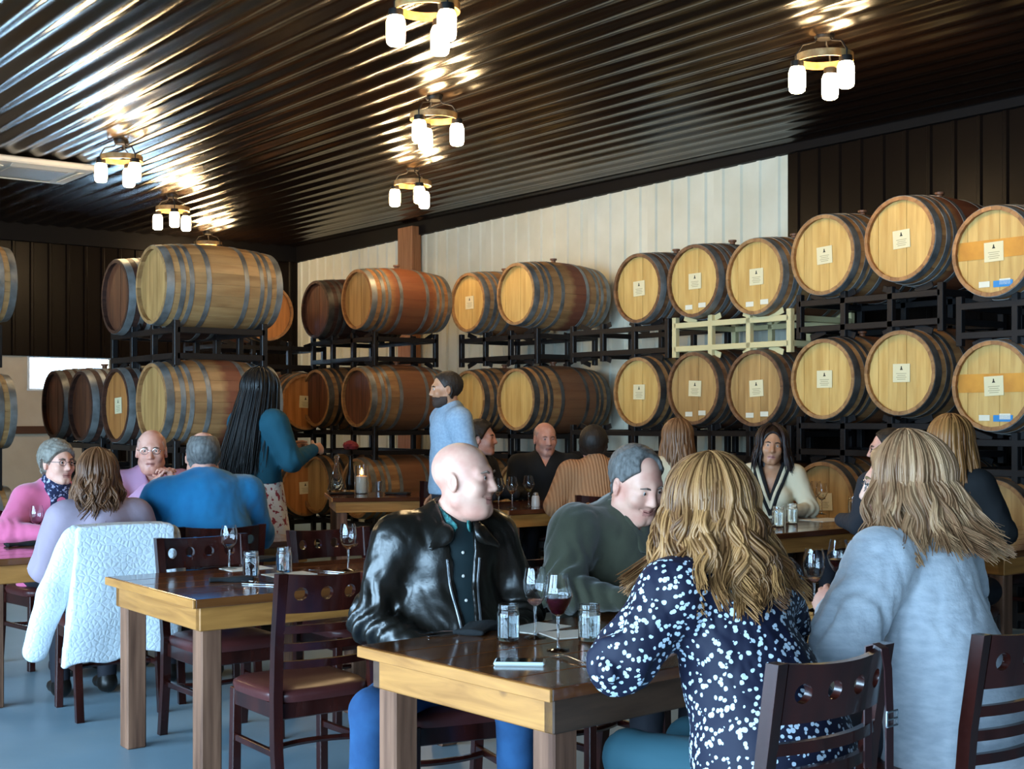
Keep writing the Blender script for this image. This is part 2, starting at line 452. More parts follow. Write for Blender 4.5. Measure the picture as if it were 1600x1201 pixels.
for k in range(NST):
    mk('stave', stme, SM['pale'], bar0, rot=(2 * math.pi * (k + 0.5) / NST, 0, 0))
for (x, w) in ((0.035, 0.060), (0.135, 0.040), (0.205, 0.036), (0.345, 0.040), (0.675, 0.040), (0.815, 0.036), (0.885, 0.040), (0.985, 0.060)):
    pr = []
    for q in np.linspace(-0.5, 0.5, 4): pr.append((rad(x + q * w) + 0.0045, x + q * w))
    pr = [(pr[0][0] - 0.006, pr[0][1])] + pr + [(pr[-1][0] - 0.006, pr[-1][1])]
    mk('hoop', MB().lathe(pr, 40, axis='x'), M_hoop, bar0)
HR = rad(0.04) - 0.024
def head_boards(parent, x, flip):
    cuts = np.linspace(-HR, HR, 8)
    for i in range(7):
        y0, y1 = cuts[i] + 0.0008, cuts[i + 1] - 0.0008
        ys = np.linspace(y0, y1, 6); top = [(y, math.sqrt(max(HR * HR - y * y, 0))) for y in ys]
        poly = top + [(y, -z) for y, z in top[::-1]]
        d = 0.0015 * ((i * 7) % 3)
        mb = MB().prism(poly, 0, 0.02)
        mb.v = [(x + (-d + z0 if flip else d + z0), a, b) for (a, b, z0) in mb.v]
        mk('head_board', mb, HM['pale'], parent)
hd = mk('head', MB().lathe([(0, 0.056), (HR, 0.056), (HR, 0.070), (0, 0.070)], 32, axis='x'), SM['dark'], bar0)
head_boards(hd, 0.036, False)
mk('rear_head', MB().lathe([(0, BL - 0.04), (HR, BL - 0.04), (HR, BL - 0.06), (0, BL - 0.06)], 32, axis='x'), SM['brown'], bar0)
mk('bung', MB().lathe([(0, RB - 0.01), (0.024, RB - 0.01), (0.024, RB + 0.02), (0.036, RB + 0.024), (0.036, RB + 0.04), (0, RB + 0.04)], 14, c=(BL / 2, 0, 0)), M_bung, bar0)
lb = mk('label', MB().box((0.0325, 0, 0.0), (0.003, 0.150, 0.135), 0), M_paper, bar0)
mk('label_mark', MB().add([(0.0308, -0.014, 0.022), (0.0308, 0.014, 0.022), (0.0308, 0.006, 0.034), (0.0308, 0.004, 0.050), (0.0308, -0.004, 0.050), (0.0308, -0.006, 0.034)], [(0, 1, 2, 3, 4, 5)]), M_ink, lb)
mm = MB()
for k in range(4): mm.box((0.0308, 0, -0.004 - 0.014 * k), (0.0006, 0.09 - 0.018 * (k % 2), 0.005), 0)
tag(mk('label_print', mm, M_inkl, lb), kind='stuff')
HEADP = mk('paint_band', MB().box((0.0345, 0, 0.02), (0.002, 2 * HR * 0.97, 0.13), 0), M_band, bar0)
TB = mk('blue_tape_strip', MB().box((0.0335, -0.07, -0.225), (0.002, 0.15, 0.045), 0), M_btape, bar0)
TW = mk('white_tape_strip', MB().box((0.0335, 0.075, -0.222), (0.002, 0.085, 0.04), 0), M_wtape, bar0)
TW2 = mk('white_tape_strip', MB().box((0.0335, -0.085, -0.212), (0.002, 0.085, 0.04), 0), M_wtape, bar0)

NB = [0]
OPT = {'band': 'paint_band', 'blue': 'blue_tape_strip', 'white': 'white_tape_strip', 'label': 'label', 'bung': 'bung'}
def barrel(xy, z, rz, label, st='pale', hd_='pale', opt=('label', 'bung'), hoop=None, group=None, roll=0.0):
    skip = [v for k, v in OPT.items() if k not in opt]
    o = dup(bar0, (xy[0], xy[1], z), rz, label, group, skip)
    o.rotation_euler = (0.0, 0, rz)
    for c in o.children:
        n = c.name.split('.')[0]
        if n == 'stave': setmat(c, SM[st])
        elif n == 'hoop' and hoop: setmat(c, hoop)
        elif n == 'head':
            for g in c.children: setmat(g, HM[hd_])
        elif n == 'label': c.rotation_euler = (random.uniform(-0.06, 0.06), 0, 0)
    NB[0] += 1
    return o

# ------------------------------------------------------------------ barrel racks (frame between two levels)
M_rack = P('black_rack_steel', (0.012, 0.010, 0.010, 1), 0.4, metal=0.3)
M_rackc = P('cream_rack_steel', 'c8b888', 0.5)
RW, RH_, RD0, RD1 = 1.34, 0.255, 0.10, 0.86
def make_rack(name, mat, pitch=0.70, height=RH_):
    """local x runs along the barrel axis (0 = barrel front), local y across the two barrels, z = 0 at frame bottom"""
    t = thing(name, '', 'rack'); b = 0.048; hw = pitch / 2 + 0.31
    for x in (RD0, RD1):
        for z in (b / 2, height - b / 2): mk('rail', MB().bar((x, -hw, z), (x, hw, z), b), mat, t)
        for y in (-hw, -pitch / 2 + 0.13, pitch / 2 - 0.13, hw): mk('upright', MB().bar((x, y, -0.05), (x, y, height + 0.05), b), mat, t)
        for y in (-pitch / 2, pitch / 2):
            for s in (-1, 1):
                mk('saddle', MB().bar((x + 0.02, y + s * 0.22, height + 0.045), (x + 0.02, y + s * 0.07, height - 0.005), 0.012, 0.05), mat, t)
                mk('saddle', MB().bar((x + 0.02, y + s * 0.22, -0.045), (x + 0.02, y + s * 0.07, 0.005), 0.012, 0.05), mat, t)
    for y in (-hw, hw):
        for z in (b / 2, height - b / 2): mk('side_rail', MB().bar((RD0, y, z), (RD1, y, z), b), mat, t)
    return t
rack0 = make_rack('barrel_rack', M_rack); rackc = make_rack('barrel_rack', M_rackc)
RACKS = []
def rack(xy, z, rz, label, src=rack0, group='black steel barrel racks'):
    c = Vector((xy[0], xy[1], z - RH_ / 2))
    r = dup(src, c, rz, label, group); RACKS.append(r); return r

P3 = np.array([2.42, 10.5])
def rowp(t, du=0.0): return P3 + t * V + du * U
ORD = {1: 'first', 2: 'second', 3: 'third', 4: 'fourth', 5: 'fifth', 6: 'sixth', 7: 'seventh', 8: 'eighth', 9: 'ninth', 10: 'tenth'}
LV = ('top', 'middle', 'bottom')
G1 = 'barrels stacked along the white wall'
#        t      du     z top  z mid   staves(top, mid)   heads        opts top, opts mid
ROWS = [(-1.50, -0.02, 2.60, 1.67, 'rust', 'rust', 'pale', 'pale', ('label', 'bung', 'band', 'blue', 'white'), ('label', 'bung', 'band', 'blue', 'white')),
        (-0.72, 0.0, 2.77, 1.78, 'rust', 'brown', 'pale', 'pale', ('label', 'bung'), ('label', 'bung')),
        (0.00, 0.0, 2.72, 1.75, 'brown', 'brown', 'pale', 'pale', ('label', 'bung'), ('label', 'bung')),
        (0.71, 0.0, 2.61, 1.69, 'brown', 'dark', 'pale', 'tan', ('label', 'bung', 'white'), ('label', 'bung', 'white')),
        (1.42, 0.0, 2.63, 1.70, 'dark', 'dark', 'pale', 'tan', ('label', 'bung', 'white'), ('label', 'bung', 'white')),
        (2.13, 0.0, 2.62, 1.68, 'dark', 'brown', 'pale', 'pale', ('label', 'bung'), ('label', 'bung')),
        (3.94, 0.0, 2.70, 1.63, 'red', 'brown', 'pale', 'pale', ('bung',), ('bung',)),
        (4.78, 0.0, 2.67, 1.63, 'brown', 'brown', 'pale', 'pale', ('label', 'bung'), ('bung',))]
for i, r in enumerate(ROWS):
    t, du, zt, zm, s1, s2, h1, h2, o1, o2 = r
    for lv, (z, s, h, o) in enumerate(((zt, s1, h1, o1), (zm, s2, h2, o2), (zm - 0.96, 'brown', 'tan', ('label', 'bung')))):
        extra_ = {'label': 'papered', 'band': 'orange-banded'}
        kind = 'orange-banded barrel' if 'band' in o else ('labelled barrel' if 'label' in o else 'plain-headed barrel')
        if (i, lv) == (6, 0): kind = 'wine-stained barrel'
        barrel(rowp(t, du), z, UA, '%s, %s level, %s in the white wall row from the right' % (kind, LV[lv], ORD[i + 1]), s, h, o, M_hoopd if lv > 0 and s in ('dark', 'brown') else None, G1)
def rack_col(tc, du, zs, lab, src=rack0, only=None):
    for lv, z in enumerate(zs):
        rack(rowp(tc, du), z, UA, '%s rack under the %s barrels %s' % ('cream steel' if (src is rackc or (only == lv)) else 'black steel', LV[lv], lab), rackc if only == lv else src)
rack_col(-1.85, -0.02, (2.135, 1.17), 'at the right edge of the photo')
rack_col(-0.36, 0, (2.255, 1.28), 'just left of the orange-banded barrels')
rack_col(1.065, 0, (2.155, 1.21), 'below the end of the white wall', only=0)
rack_col(2.48, 0, (2.155, 1.20), 'left of the cream rack')
rack_col(4.36, 0, (2.165, 1.15), 'behind the standing man in blue')
# pulled-forward stack near the corner
FR = [(5.36, -1.02, 'rust', 'brown', 'tan', 'dark', 2.69, 1.66), (6.25, -1.02, 'black', 'brown', 'dark', 'dark', 2.64, 1.66)]
for i, (t, du, s1, s2, h1, h2, zt, zm) in enumerate(FR):
    for lv, (z, s, h) in enumerate(((zt, s1, h1), (zm, s2, h2), (zm - 0.96, 'brown', 'tan'))):
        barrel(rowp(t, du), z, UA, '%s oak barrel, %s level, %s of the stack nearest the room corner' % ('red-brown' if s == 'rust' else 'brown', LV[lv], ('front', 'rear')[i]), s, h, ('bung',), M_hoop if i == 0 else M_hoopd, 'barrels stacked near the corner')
rack_col(5.80, -1.02, (2.165, 1.18), 'near the room corner')
# left block
LB0 = np.array([-2.89, 10.75])
LB = [(0.0, 2.51, 1.57, 'pale', 'red', 'tan', 'tan'), (0.78, 2.47, 1.55, 'black', 'black', 'dark', 'orange'), (1.62, None, 1.55, 'black', 'black', 'dark', 'dark'), (2.35, None, 1.57, 'black', 'black', 'dark', 'dark')]
for i, (t, zt, zm, s1, s2, h1, h2) in enumerate(LB):
    q = LB0 + t * V
    if zt: barrel(q, zt, UA, 'pale oak barrel with eight grey hoops on top of the left stack' if i == 0 else 'dark oak barrel behind the pale one on top of the left stack', s1, h1, ('bung',) if i else (), M_hoop, 'barrels of the left stack')
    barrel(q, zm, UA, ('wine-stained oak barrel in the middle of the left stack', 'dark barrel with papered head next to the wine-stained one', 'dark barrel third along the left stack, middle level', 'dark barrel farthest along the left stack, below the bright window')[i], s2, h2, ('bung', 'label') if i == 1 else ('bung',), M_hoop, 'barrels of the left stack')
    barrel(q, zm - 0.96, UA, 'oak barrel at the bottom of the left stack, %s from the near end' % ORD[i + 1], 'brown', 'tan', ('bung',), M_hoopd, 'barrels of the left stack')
for (tc, zs, lab) in ((0.39, (2.04, 1.09), 'of the left stack, near end'), (1.98, (None, 1.09), 'of the left stack, far end')):
    for lv, z in enumerate(zs):
        if z: rack(LB0 + tc * V, z, UA, 'black steel rack under the %s barrels %s' % (LV[lv], lab))
# stack cut by the left edge
LE = np.array([-5.13, 10.87])
for lv, z in enumerate((2.58, 1.50, 0.55)):
    barrel(LE, z, UA, 'grey-hooped barrel cut by the left edge, %s level' % LV[lv], 'pale', 'tan', ('bung',), M_hoop, 'barrels at the left edge')
for lv, z in enumerate((2.04, 1.02)): rack(LE + 0.35 * V, z, UA, 'black steel rack under the %s barrel at the left edge' % LV[lv])
# stack whose heads face the camera, by the back wall
GB = np.array([-2.29, 15.0])
for (s, z, lab) in ((0.0, 1.62, 'orange-headed barrel with paper label facing the camera, right of the black-haired woman'), (-0.78, 1.62, 'orange-headed barrel hidden beside the black-haired woman'), (-0.48, 2.60, 'orange-headed barrel peeking out right of the pale top barrel'), (0.0, 0.66, 'barrel at the bottom beside the candle table, head to the camera'), (-0.78, 0.66, 'barrel at the bottom, left of the one by the candle table')):
    barrel(GB + s * U, z, UA + math.pi / 2, lab, 'rust', 'orange', ('label', 'bung'), M_hoopd, 'barrels facing the camera')
for z, lv in ((2.11, 'top'), (1.14, 'middle')): rack(GB - 0.39 * U, z, UA + math.pi / 2, 'black steel rack under the %s camera-facing barrels' % lv)
def floor_rack(q, zb, rz, label):
    top = zb - RB + 0.045; k = top / (RH_ + 0.1)
    r = rack(q, 0, rz, label); r.location.z = 0.05 * k; r.scale.z = k
for (tc, du, zb, lab) in ((-1.85, -0.02, 0.71, 'at the right edge of the photo'), (-0.36, 0, 0.81, 'left of the orange-banded barrels'), (1.065, 0, 0.73, 'below the end of the white wall'),
                          (2.48, 0, 0.72, 'left of the cream rack'), (4.36, 0, 0.67, 'behind the standing man in blue'), (5.80, -1.02, 0.70, 'near the room corner')):
    floor_rack(rowp(tc, du), zb, UA, 'black floor rack under the bottom barrels %s' % lab)
for (tc, lab) in ((0.39, 'near end'), (1.98, 'far end')): floor_rack(LB0 + tc * V, 0.61, UA, 'black floor rack under the left stack, %s' % lab)
floor_rack(LE + 0.35 * V, 0.55, UA, 'black floor rack at the left edge')
floor_rack(GB - 0.39 * U, 0.66, UA + math.pi / 2, 'black floor rack under the camera-facing barrels')
def kill(o):
    for c in list(o.children):
        for g in list(c.children): bpy.data.objects.remove(g)
        bpy.data.objects.remove(c)
    bpy.data.objects.remove(o)
kill(bar0); kill(rack0); kill(rackc)
# ------------------------------------------------------------------ tables and chairs
M_top = P('varnished_plank', '7a4a26', 0.16, col2='5b3015', nscale=(1.5, 22, 22), detail=6, rnd=0.12, coat=0.5)
M_apron = P('pine_apron', 'c18443', 0.42, col2='96602c', nscale=(2.2, 2.2, 20), detail=6, rnd=0.08, contrast=(0.3, 0.7), distort=1.2)
def knots(m):
    T = NT(m); src = T.b.inputs['Base Color'].links[0].from_socket; tc = T.n('ShaderNodeTexCoord'); oi = T.n('ShaderNodeObjectInfo')
    ad = T.n('ShaderNodeVectorMath', operation='ADD'); T.l(tc.outputs['Object'], ad.inputs[0]); T.l(oi.outputs['Random'], ad.inputs[1])
    vo = T.n('ShaderNodeTexVoronoi'); vo.inputs['Scale'].default_value = 4.2; T.l(ad.outputs[0], vo.inputs['Vector'])
    rp = T.n('ShaderNodeMapRange'); rp.inputs[1].default_value = 0.13; rp.inputs[2].default_value = 0.07; T.l(vo.outputs['Distance'], rp.inputs[0])
    mx = T.n('ShaderNodeMix', data_type='RGBA'); mx.inputs[7].default_value = hexc('5a3116'); T.l(src, mx.inputs[6]); T.l(rp.outputs[0], mx.inputs[0]); T.l(mx.outputs[2], T.b.inputs['Base Color'])
knots(M_apron)
M_leg = P('brown_rough_leg', '8a6048', 0.7, col2='553524', nscale=(26, 26, 1.6), detail=6, bump=0.2)
M_topd = P('dark_varnished_plank', '5b301b', 0.16, col2='40200f', nscale=(1.5, 22, 22), detail=6, rnd=0.12, coat=0.5)
M_mahog = P('mahogany', '3a150f', 0.24, col2='230b08', nscale=(14, 14, 2), detail=4, coat=0.3)
M_vinyl = P('maroon_vinyl', '4c2422', 0.32, bump=0.05, bscale=60)

def table(corner, rz, L, D, label, top=M_top, z=0.75, side=None):
    """corner = near left corner on the floor, x along the long side, y across"""
    t = thing('dining_table', label, 'table', (corner[0], corner[1], 0), rz)
    n = 5; w = D / n
    for i in range(n):
        mk('plank', MB().box((L / 2, w * (i + 0.5), z - 0.0175), (L, w - 0.0015, 0.035), 0.003), top, t)
    for x in (-0.006, L + 0.006): mk('edge_board', MB().box((x, D / 2, z - 0.018), (0.012, D, 0.034), 0.002), M_apron, t)
    a = 0.028; h = 0.095; zc = z - 0.035 - h / 2
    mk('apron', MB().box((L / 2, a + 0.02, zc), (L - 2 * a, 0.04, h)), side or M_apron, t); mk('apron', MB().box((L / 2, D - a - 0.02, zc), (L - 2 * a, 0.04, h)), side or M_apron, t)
    mk('apron', MB().box((a + 0.02, D / 2, zc), (0.04, D - 2 * a - 0.002, h)), M_apron, t); mk('apron', MB().box((L - a - 0.02, D / 2, zc), (0.04, D - 2 * a - 0.002, h)), M_apron, t)
    for x in (0.085, L - 0.085):
        for y in (0.085, D - 0.085):
            mk('leg', MB().box((x, y, (z - 0.035) / 2), (0.088, 0.088, z - 0.035), 0.006), M_leg, t)
    return t

def bend(x): return -0.045 + 0.9 * (x * x) / 0.23 * 0.20    # curve of the chair back
def make_chair():
    """faces +y, origin on the floor below the seat centre; seat top 0.465, back top 0.90"""
    t = thing('dining_chair', '', 'chair')
    seat = MB(); ring = []
    for k in range(28):
        a = 2 * math.pi * k / 28; c, s = math.cos(a), math.sin(a)
        e = 0.42
        x = math.copysign(abs(c) ** e, c) * (0.215 + 0.012 * s); y = math.copysign(abs(s) ** e, s) * 0.21
        ring.append((x, y))
    v, f = [], []
    lv = [(0.425, 0.97), (0.445, 1.0), (0.460, 0.985), (0.472, 0.90), (0.478, 0.6), (0.479, 0.0001)]
    for z, s in lv: v += [(x * s, y * s, z) for x, y in ring]
    for i in range(len(lv) - 1):
        for k in range(28): f.append((i * 28 + k, i * 28 + (k + 1) % 28, (i + 1) * 28 + (k + 1) % 28, (i + 1) * 28 + k))
    f.append(tuple(range(28))[::-1])
    mk('seat', seat.add(v, f), M_vinyl, t, smooth=60)
    fr = MB(); fr.box((0, 0.175, 0.395), (0.37, 0.028, 0.062)); fr.box((0, -0.175, 0.395), (0.37, 0.028, 0.062)); fr.box((0.185, 0, 0.395), (0.028, 0.34, 0.062)); fr.box((-0.185, 0, 0.395), (0.028, 0.34, 0.062))
    mk('seat_frame', fr, M_mahog, t)
    for s in (-1, 1):
        mk('leg', MB().bar((s * 0.190, 0.180, 0.0), (s * 0.185, 0.175, 0.43), 0.036), M_mahog, t)
        path = [(s * 0.20, -0.225, 0.0), (s * 0.20, -0.19, 0.25), (s * 0.20, -0.185, 0.45), (s * 0.205, -0.205, 0.65), (s * 0.21, -0.245, 0.90)]
        post = MB(); pv, pf = [], []
        for (x, y, z) in path: pv += [(x - 0.018, y - 0.018, z), (x + 0.018, y - 0.018, z), (x + 0.018, y + 0.018, z), (x - 0.018, y + 0.018, z)]
        for i in range(4):
            for k in range(4): pf.append((i * 4 + k, i * 4 + (k + 1) % 4, i * 4 + 4 + (k + 1) % 4, i * 4 + 4 + k))
        pf += [(3, 2, 1, 0), (16, 17, 18, 19)]
        mk('back_post', post.add(pv, pf), M_mahog, t, smooth=25)
        mk('stretcher', MB().bar((s * 0.195, -0.19, 0.24), (s * 0.188, 0.178, 0.24), 0.02, 0.026), M_mahog, t)
    xs_ = np.linspace(-0.19, 0.19, 9)
    mk('front_stretcher', MB().tube([(x, -0.10 + 0.05 * (1 - (x / 0.19) ** 2), 0.24) for x in xs_], 0.012, 6), M_mahog, t)
    # curved top rail with four holes
    yb = lambda z: -0.205 - 0.16 * (z - 0.65)
    def curve(x, z, off): return (x, yb(z) - 0.045 * (1 - (x / 0.21) ** 2) + off, z)
    z0, z1 = 0.755, 0.90; cells = 4; cw = 0.38 / cells; zc = 0.825; R = 0.024; ns = 16
    rail = MB()
    for off in (-0.011, 0.011):
        for c in range(cells):
            cx = -0.19 + cw * (c + 0.5); circ, sq = [], []
            for k in range(ns):
                a = 2 * math.pi * k / ns; ca, sa = math.cos(a), math.sin(a)
                circ.append(curve(cx + R * ca, zc + R * sa, off))
                q = 1 / max(abs(ca), abs(sa))
                sx = cx + ca * q * cw / 2; sz = zc + sa * q * ((z1 - zc) if sa > 0 else (zc - z0))
                sz += 0.012 * (1 - (sx / 0.21) ** 2) * (-1 if sa * q > 0.99 else 0)
                sq.append(curve(sx, sz, off))
            f = [(k, (k + 1) % ns, ns + (k + 1) % ns, ns + k) for k in range(ns)]
            rail.add(sq + circ, f if off < 0 else [q[::-1] for q in f])
    for c in range(cells):
        cx = -0.19 + cw * (c + 0.5)
        A = [curve(cx + R * math.cos(2 * math.pi * k / ns), zc + R * math.sin(2 * math.pi * k / ns), -0.011) for k in range(ns)]
        B = [(x, y + 0.022, z) for x, y, z in A]
        rail.add(A + B, [(k, (k + 1) % ns, ns + (k + 1) % ns, ns + k) for k in range(ns)])
    for zz, sg in ((z0, 1), (z1, -1)):
        L_ = [curve(x, zz - (0.012 * (1 - (x / 0.21) ** 2) if zz == z1 else 0), -0.011) for x in np.linspace(-0.19, 0.19, 13)]
        B = [(x, y + 0.022, z) for x, y, z in L_]
        q = [(k, k + 1, 13 + k + 1, 13 + k) for k in range(12)]
        rail.add(L_ + B, [a[::-1] for a in q] if sg > 0 else q)
    mk('top_rail', rail, M_mahog, t, smooth=30)
    for (za, h) in ((0.695, 0.028), (0.630, 0.028), (0.565, 0.028)):
        sl = MB(); X = np.linspace(-0.195, 0.195, 11); v = []
        for x in X:
            for (dy, dz) in ((-0.009, -h / 2), (0.009, -h / 2), (0.009, h / 2), (-0.009, h / 2)):
                p = curve(x, za, 0); v.append((p[0], p[1] + dy, p[2] + dz))
        f = [(i * 4 + k, i * 4 + (k + 1) % 4, i * 4 + 4 + (k + 1) % 4, i * 4 + 4 + k) for i in range(10) for k in range(4)]
        mk('slat', sl.add(v, f), M_mahog, t, smooth=40)
    return t
chair0 = make_chair()
CHAIRS = [0]
def chair(p, heading, label):
    rz = math.atan2(-heading[0], heading[1])
    return dup(chair0, (p[0], p[1], 0), rz, label, 'mahogany dining chairs')

A_ = np.array([0.1067, 3.50]); NRA = math.radians(40.8)
NU = np.array([math.cos(NRA), math.sin(NRA)]); NV = np.array([-NU[1], NU[0]])
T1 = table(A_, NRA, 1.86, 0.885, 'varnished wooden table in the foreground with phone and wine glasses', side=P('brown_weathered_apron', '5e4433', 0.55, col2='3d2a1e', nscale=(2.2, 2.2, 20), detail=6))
C_ = np.array([-1.222, 5.195]); R2 = math.radians(36.9)
U2 = np.array([math.cos(R2), math.sin(R2)]); V2 = np.array([-U2[1], U2[0]])
T2 = table(C_, R2, 1.30, 0.95, 'empty wooden table set with glasses behind the leather jacket man')
E_ = np.array([-2.62, 6.62])
T3 = table(E_, UA, 1.86, 0.90, 'wooden table at the left where four people sit')
H_ = np.array([-0.02, 9.75])
T4 = table(H_, UA, 1.6, 0.85, 'small wooden table with the bald man in black behind it', M_topd, 0.775)
FV = np.array([1.63, 8.15]) - 0.75 * U
T5 = table(FV, UA, 1.95, 0.85, 'dark wooden table in front of the woman in V-neck', M_topd)
G_ = at(1572, 862, (HC - 0.75) * F / 212)
T6 = table((G_[0], G_[1]), UA, 1.8, 0.9, 'wooden table cut by the right edge')
CT = at(520, 778, (HC - 0.75) * F / 128)
T7 = table((CT[0], CT[1]), math.radians(12), 1.5, 0.85, 'wooden table with the lit candle near the barrels', M_topd)
# ------------------------------------------------------------------ bodies: signed distance shapes turned into one surface
def sm(a, b, k):
    h = np.maximum(k - np.abs(a - b), 0) / k
    return np.minimum(a, b) - h * h * k * 0.25
def cone(Pt, a, b, ra, rb, flat=None):
    a = np.asarray(a, np.float32); b = np.asarray(b, np.float32)
    q = Pt - a; ba = b - a
    if flat is not None:
        n = np.asarray(flat[0], np.float32); n = n / np.linalg.norm(n); g = 1 / flat[1] - 1
        q = q + np.outer(q @ n, n) * g; ba = ba + n * (ba @ n) * g
    t = np.clip((q @ ba) / max(float(ba @ ba), 1e-9), 0, 1)
    d = np.sqrt(((q - t[:, None] * ba) ** 2).sum(1)) - (ra + t * (rb - ra))
    return d * (flat[1] ** 0.5 if flat is not None else 1)
def ell(Pt, c, r, R=None):
    q = Pt - np.asarray(c, np.float32)
    if R is not None: q = q @ np.asarray(R, np.float32)
    r = np.asarray(r, np.float32)
    k0 = np.sqrt(((q / r) ** 2).sum(1)); k1 = np.sqrt(((q / (r * r)) ** 2).sum(1)) + 1e-9
    return k0 * (k0 - 1) / k1
def wob(Pt, fr, seed=0):
    r = np.random.default_rng(seed); o = 0
    for i in range(5):
        w = r.normal(size=3) * fr; w2 = r.normal(size=3) * fr * 0.6; ph = r.uniform(0, 6.28, 2)
        o = o + np.sin(Pt @ w + ph[0] + 1.6 * np.sin(Pt @ w2 + ph[1]))
    return o / 5
EDG = [((0,0,0),(1,0,0)),((0,1,0),(1,1,0)),((0,0,1),(1,0,1)),((0,1,1),(1,1,1)),((0,0,0),(0,1,0)),((1,0,0),(1,1,0)),((0,0,1),(0,1,1)),((1,0,1),(1,1,1)),((0,0,0),(0,0,1)),((1,0,0),(1,0,1)),((0,1,0),(0,1,1)),((1,1,0),(1,1,1))]
def nets(fn, lo, hi, h):
    lo = np.asarray(lo, np.float32); n = np.maximum(np.ceil((np.asarray(hi) - lo) / h).astype(int) + 1, 3)
    g = np.stack(np.meshgrid(*[np.arange(k, dtype=np.float32) for k in n], indexing='ij'), -1).reshape(-1, 3) * h + lo
    Fv = np.asarray(fn(g), np.float32).reshape(n)
    Fv[0] = Fv[-1] = np.maximum(Fv[0], 1e-4); Fv[:, 0] = np.maximum(Fv[:, 0], 1e-4); Fv[:, -1] = np.maximum(Fv[:, -1], 1e-4)
    Fv[0] = np.maximum(Fv[0], 1e-4); Fv[-1] = np.maximum(Fv[-1], 1e-4); Fv[:, :, 0] = np.maximum(Fv[:, :, 0], 1e-4); Fv[:, :, -1] = np.maximum(Fv[:, :, -1], 1e-4)
    s = Fv < 0; c = np.zeros(np.array(n) - 1, np.int8)
    for i in (0, 1):
        for j in (0, 1):
            for k in (0, 1): c += s[i:n[0] - 1 + i, j:n[1] - 1 + j, k:n[2] - 1 + k]
    ids = np.argwhere((c > 0) & (c < 8)); idx = -np.ones(c.shape, np.int64); idx[tuple(ids.T)] = np.arange(len(ids))
    pos = np.zeros((len(ids), 3), np.float32); cnt = np.zeros(len(ids), np.float32)
    for a, b in EDG:
        f0 = Fv[tuple((ids + a).T)]; f1 = Fv[tuple((ids + b).T)]; m = (f0 < 0) != (f1 < 0)
        t = np.where(m, f0 / np.where(f0 == f1, 1, f0 - f1), 0)
        pos += m[:, None] * (np.array(a, np.float32) + t[:, None] * (np.array(b, np.float32) - np.array(a, np.float32))); cnt += m
    vv = lo + h * (ids + pos / np.maximum(cnt, 1)[:, None]); faces = []
    for ax in range(3):
        e = np.zeros(3, int); e[ax] = 1; b_, c_ = np.eye(3, dtype=int)[(ax + 1) % 3], np.eye(3, dtype=int)[(ax + 2) % 3]
        sl0 = [slice(1, -1)] * 3; sl1 = [slice(1, -1)] * 3; sl0[ax] = slice(0, -1); sl1[ax] = slice(1, None)
        m = s[tuple(sl0)] != s[tuple(sl1)]; p = np.argwhere(m) + 1; p[:, ax] -= 1
        ins = s[tuple(p.T)]
        q = np.stack([idx[tuple((p - b_ - c_).T)], idx[tuple((p - c_).T)], idx[tuple(p.T)], idx[tuple((p - b_).T)]], 1)
        q[~ins] = q[~ins][:, ::-1]; faces.append(q)
    ff = np.concatenate(faces); ff = ff[(ff >= 0).all(1)]
    return vv, ff
def blocks(bl):
    """join several blocks (vertices, faces) into one mesh"""
    v, f, o = [], [], 0
    for a, b in bl: v.append(a); f.append(b + o); o += len(a)
    return np.concatenate(v), np.concatenate(f)
def bbox(pts, pad): pts = np.array(pts); return pts.min(0) - pad, pts.max(0) + pad

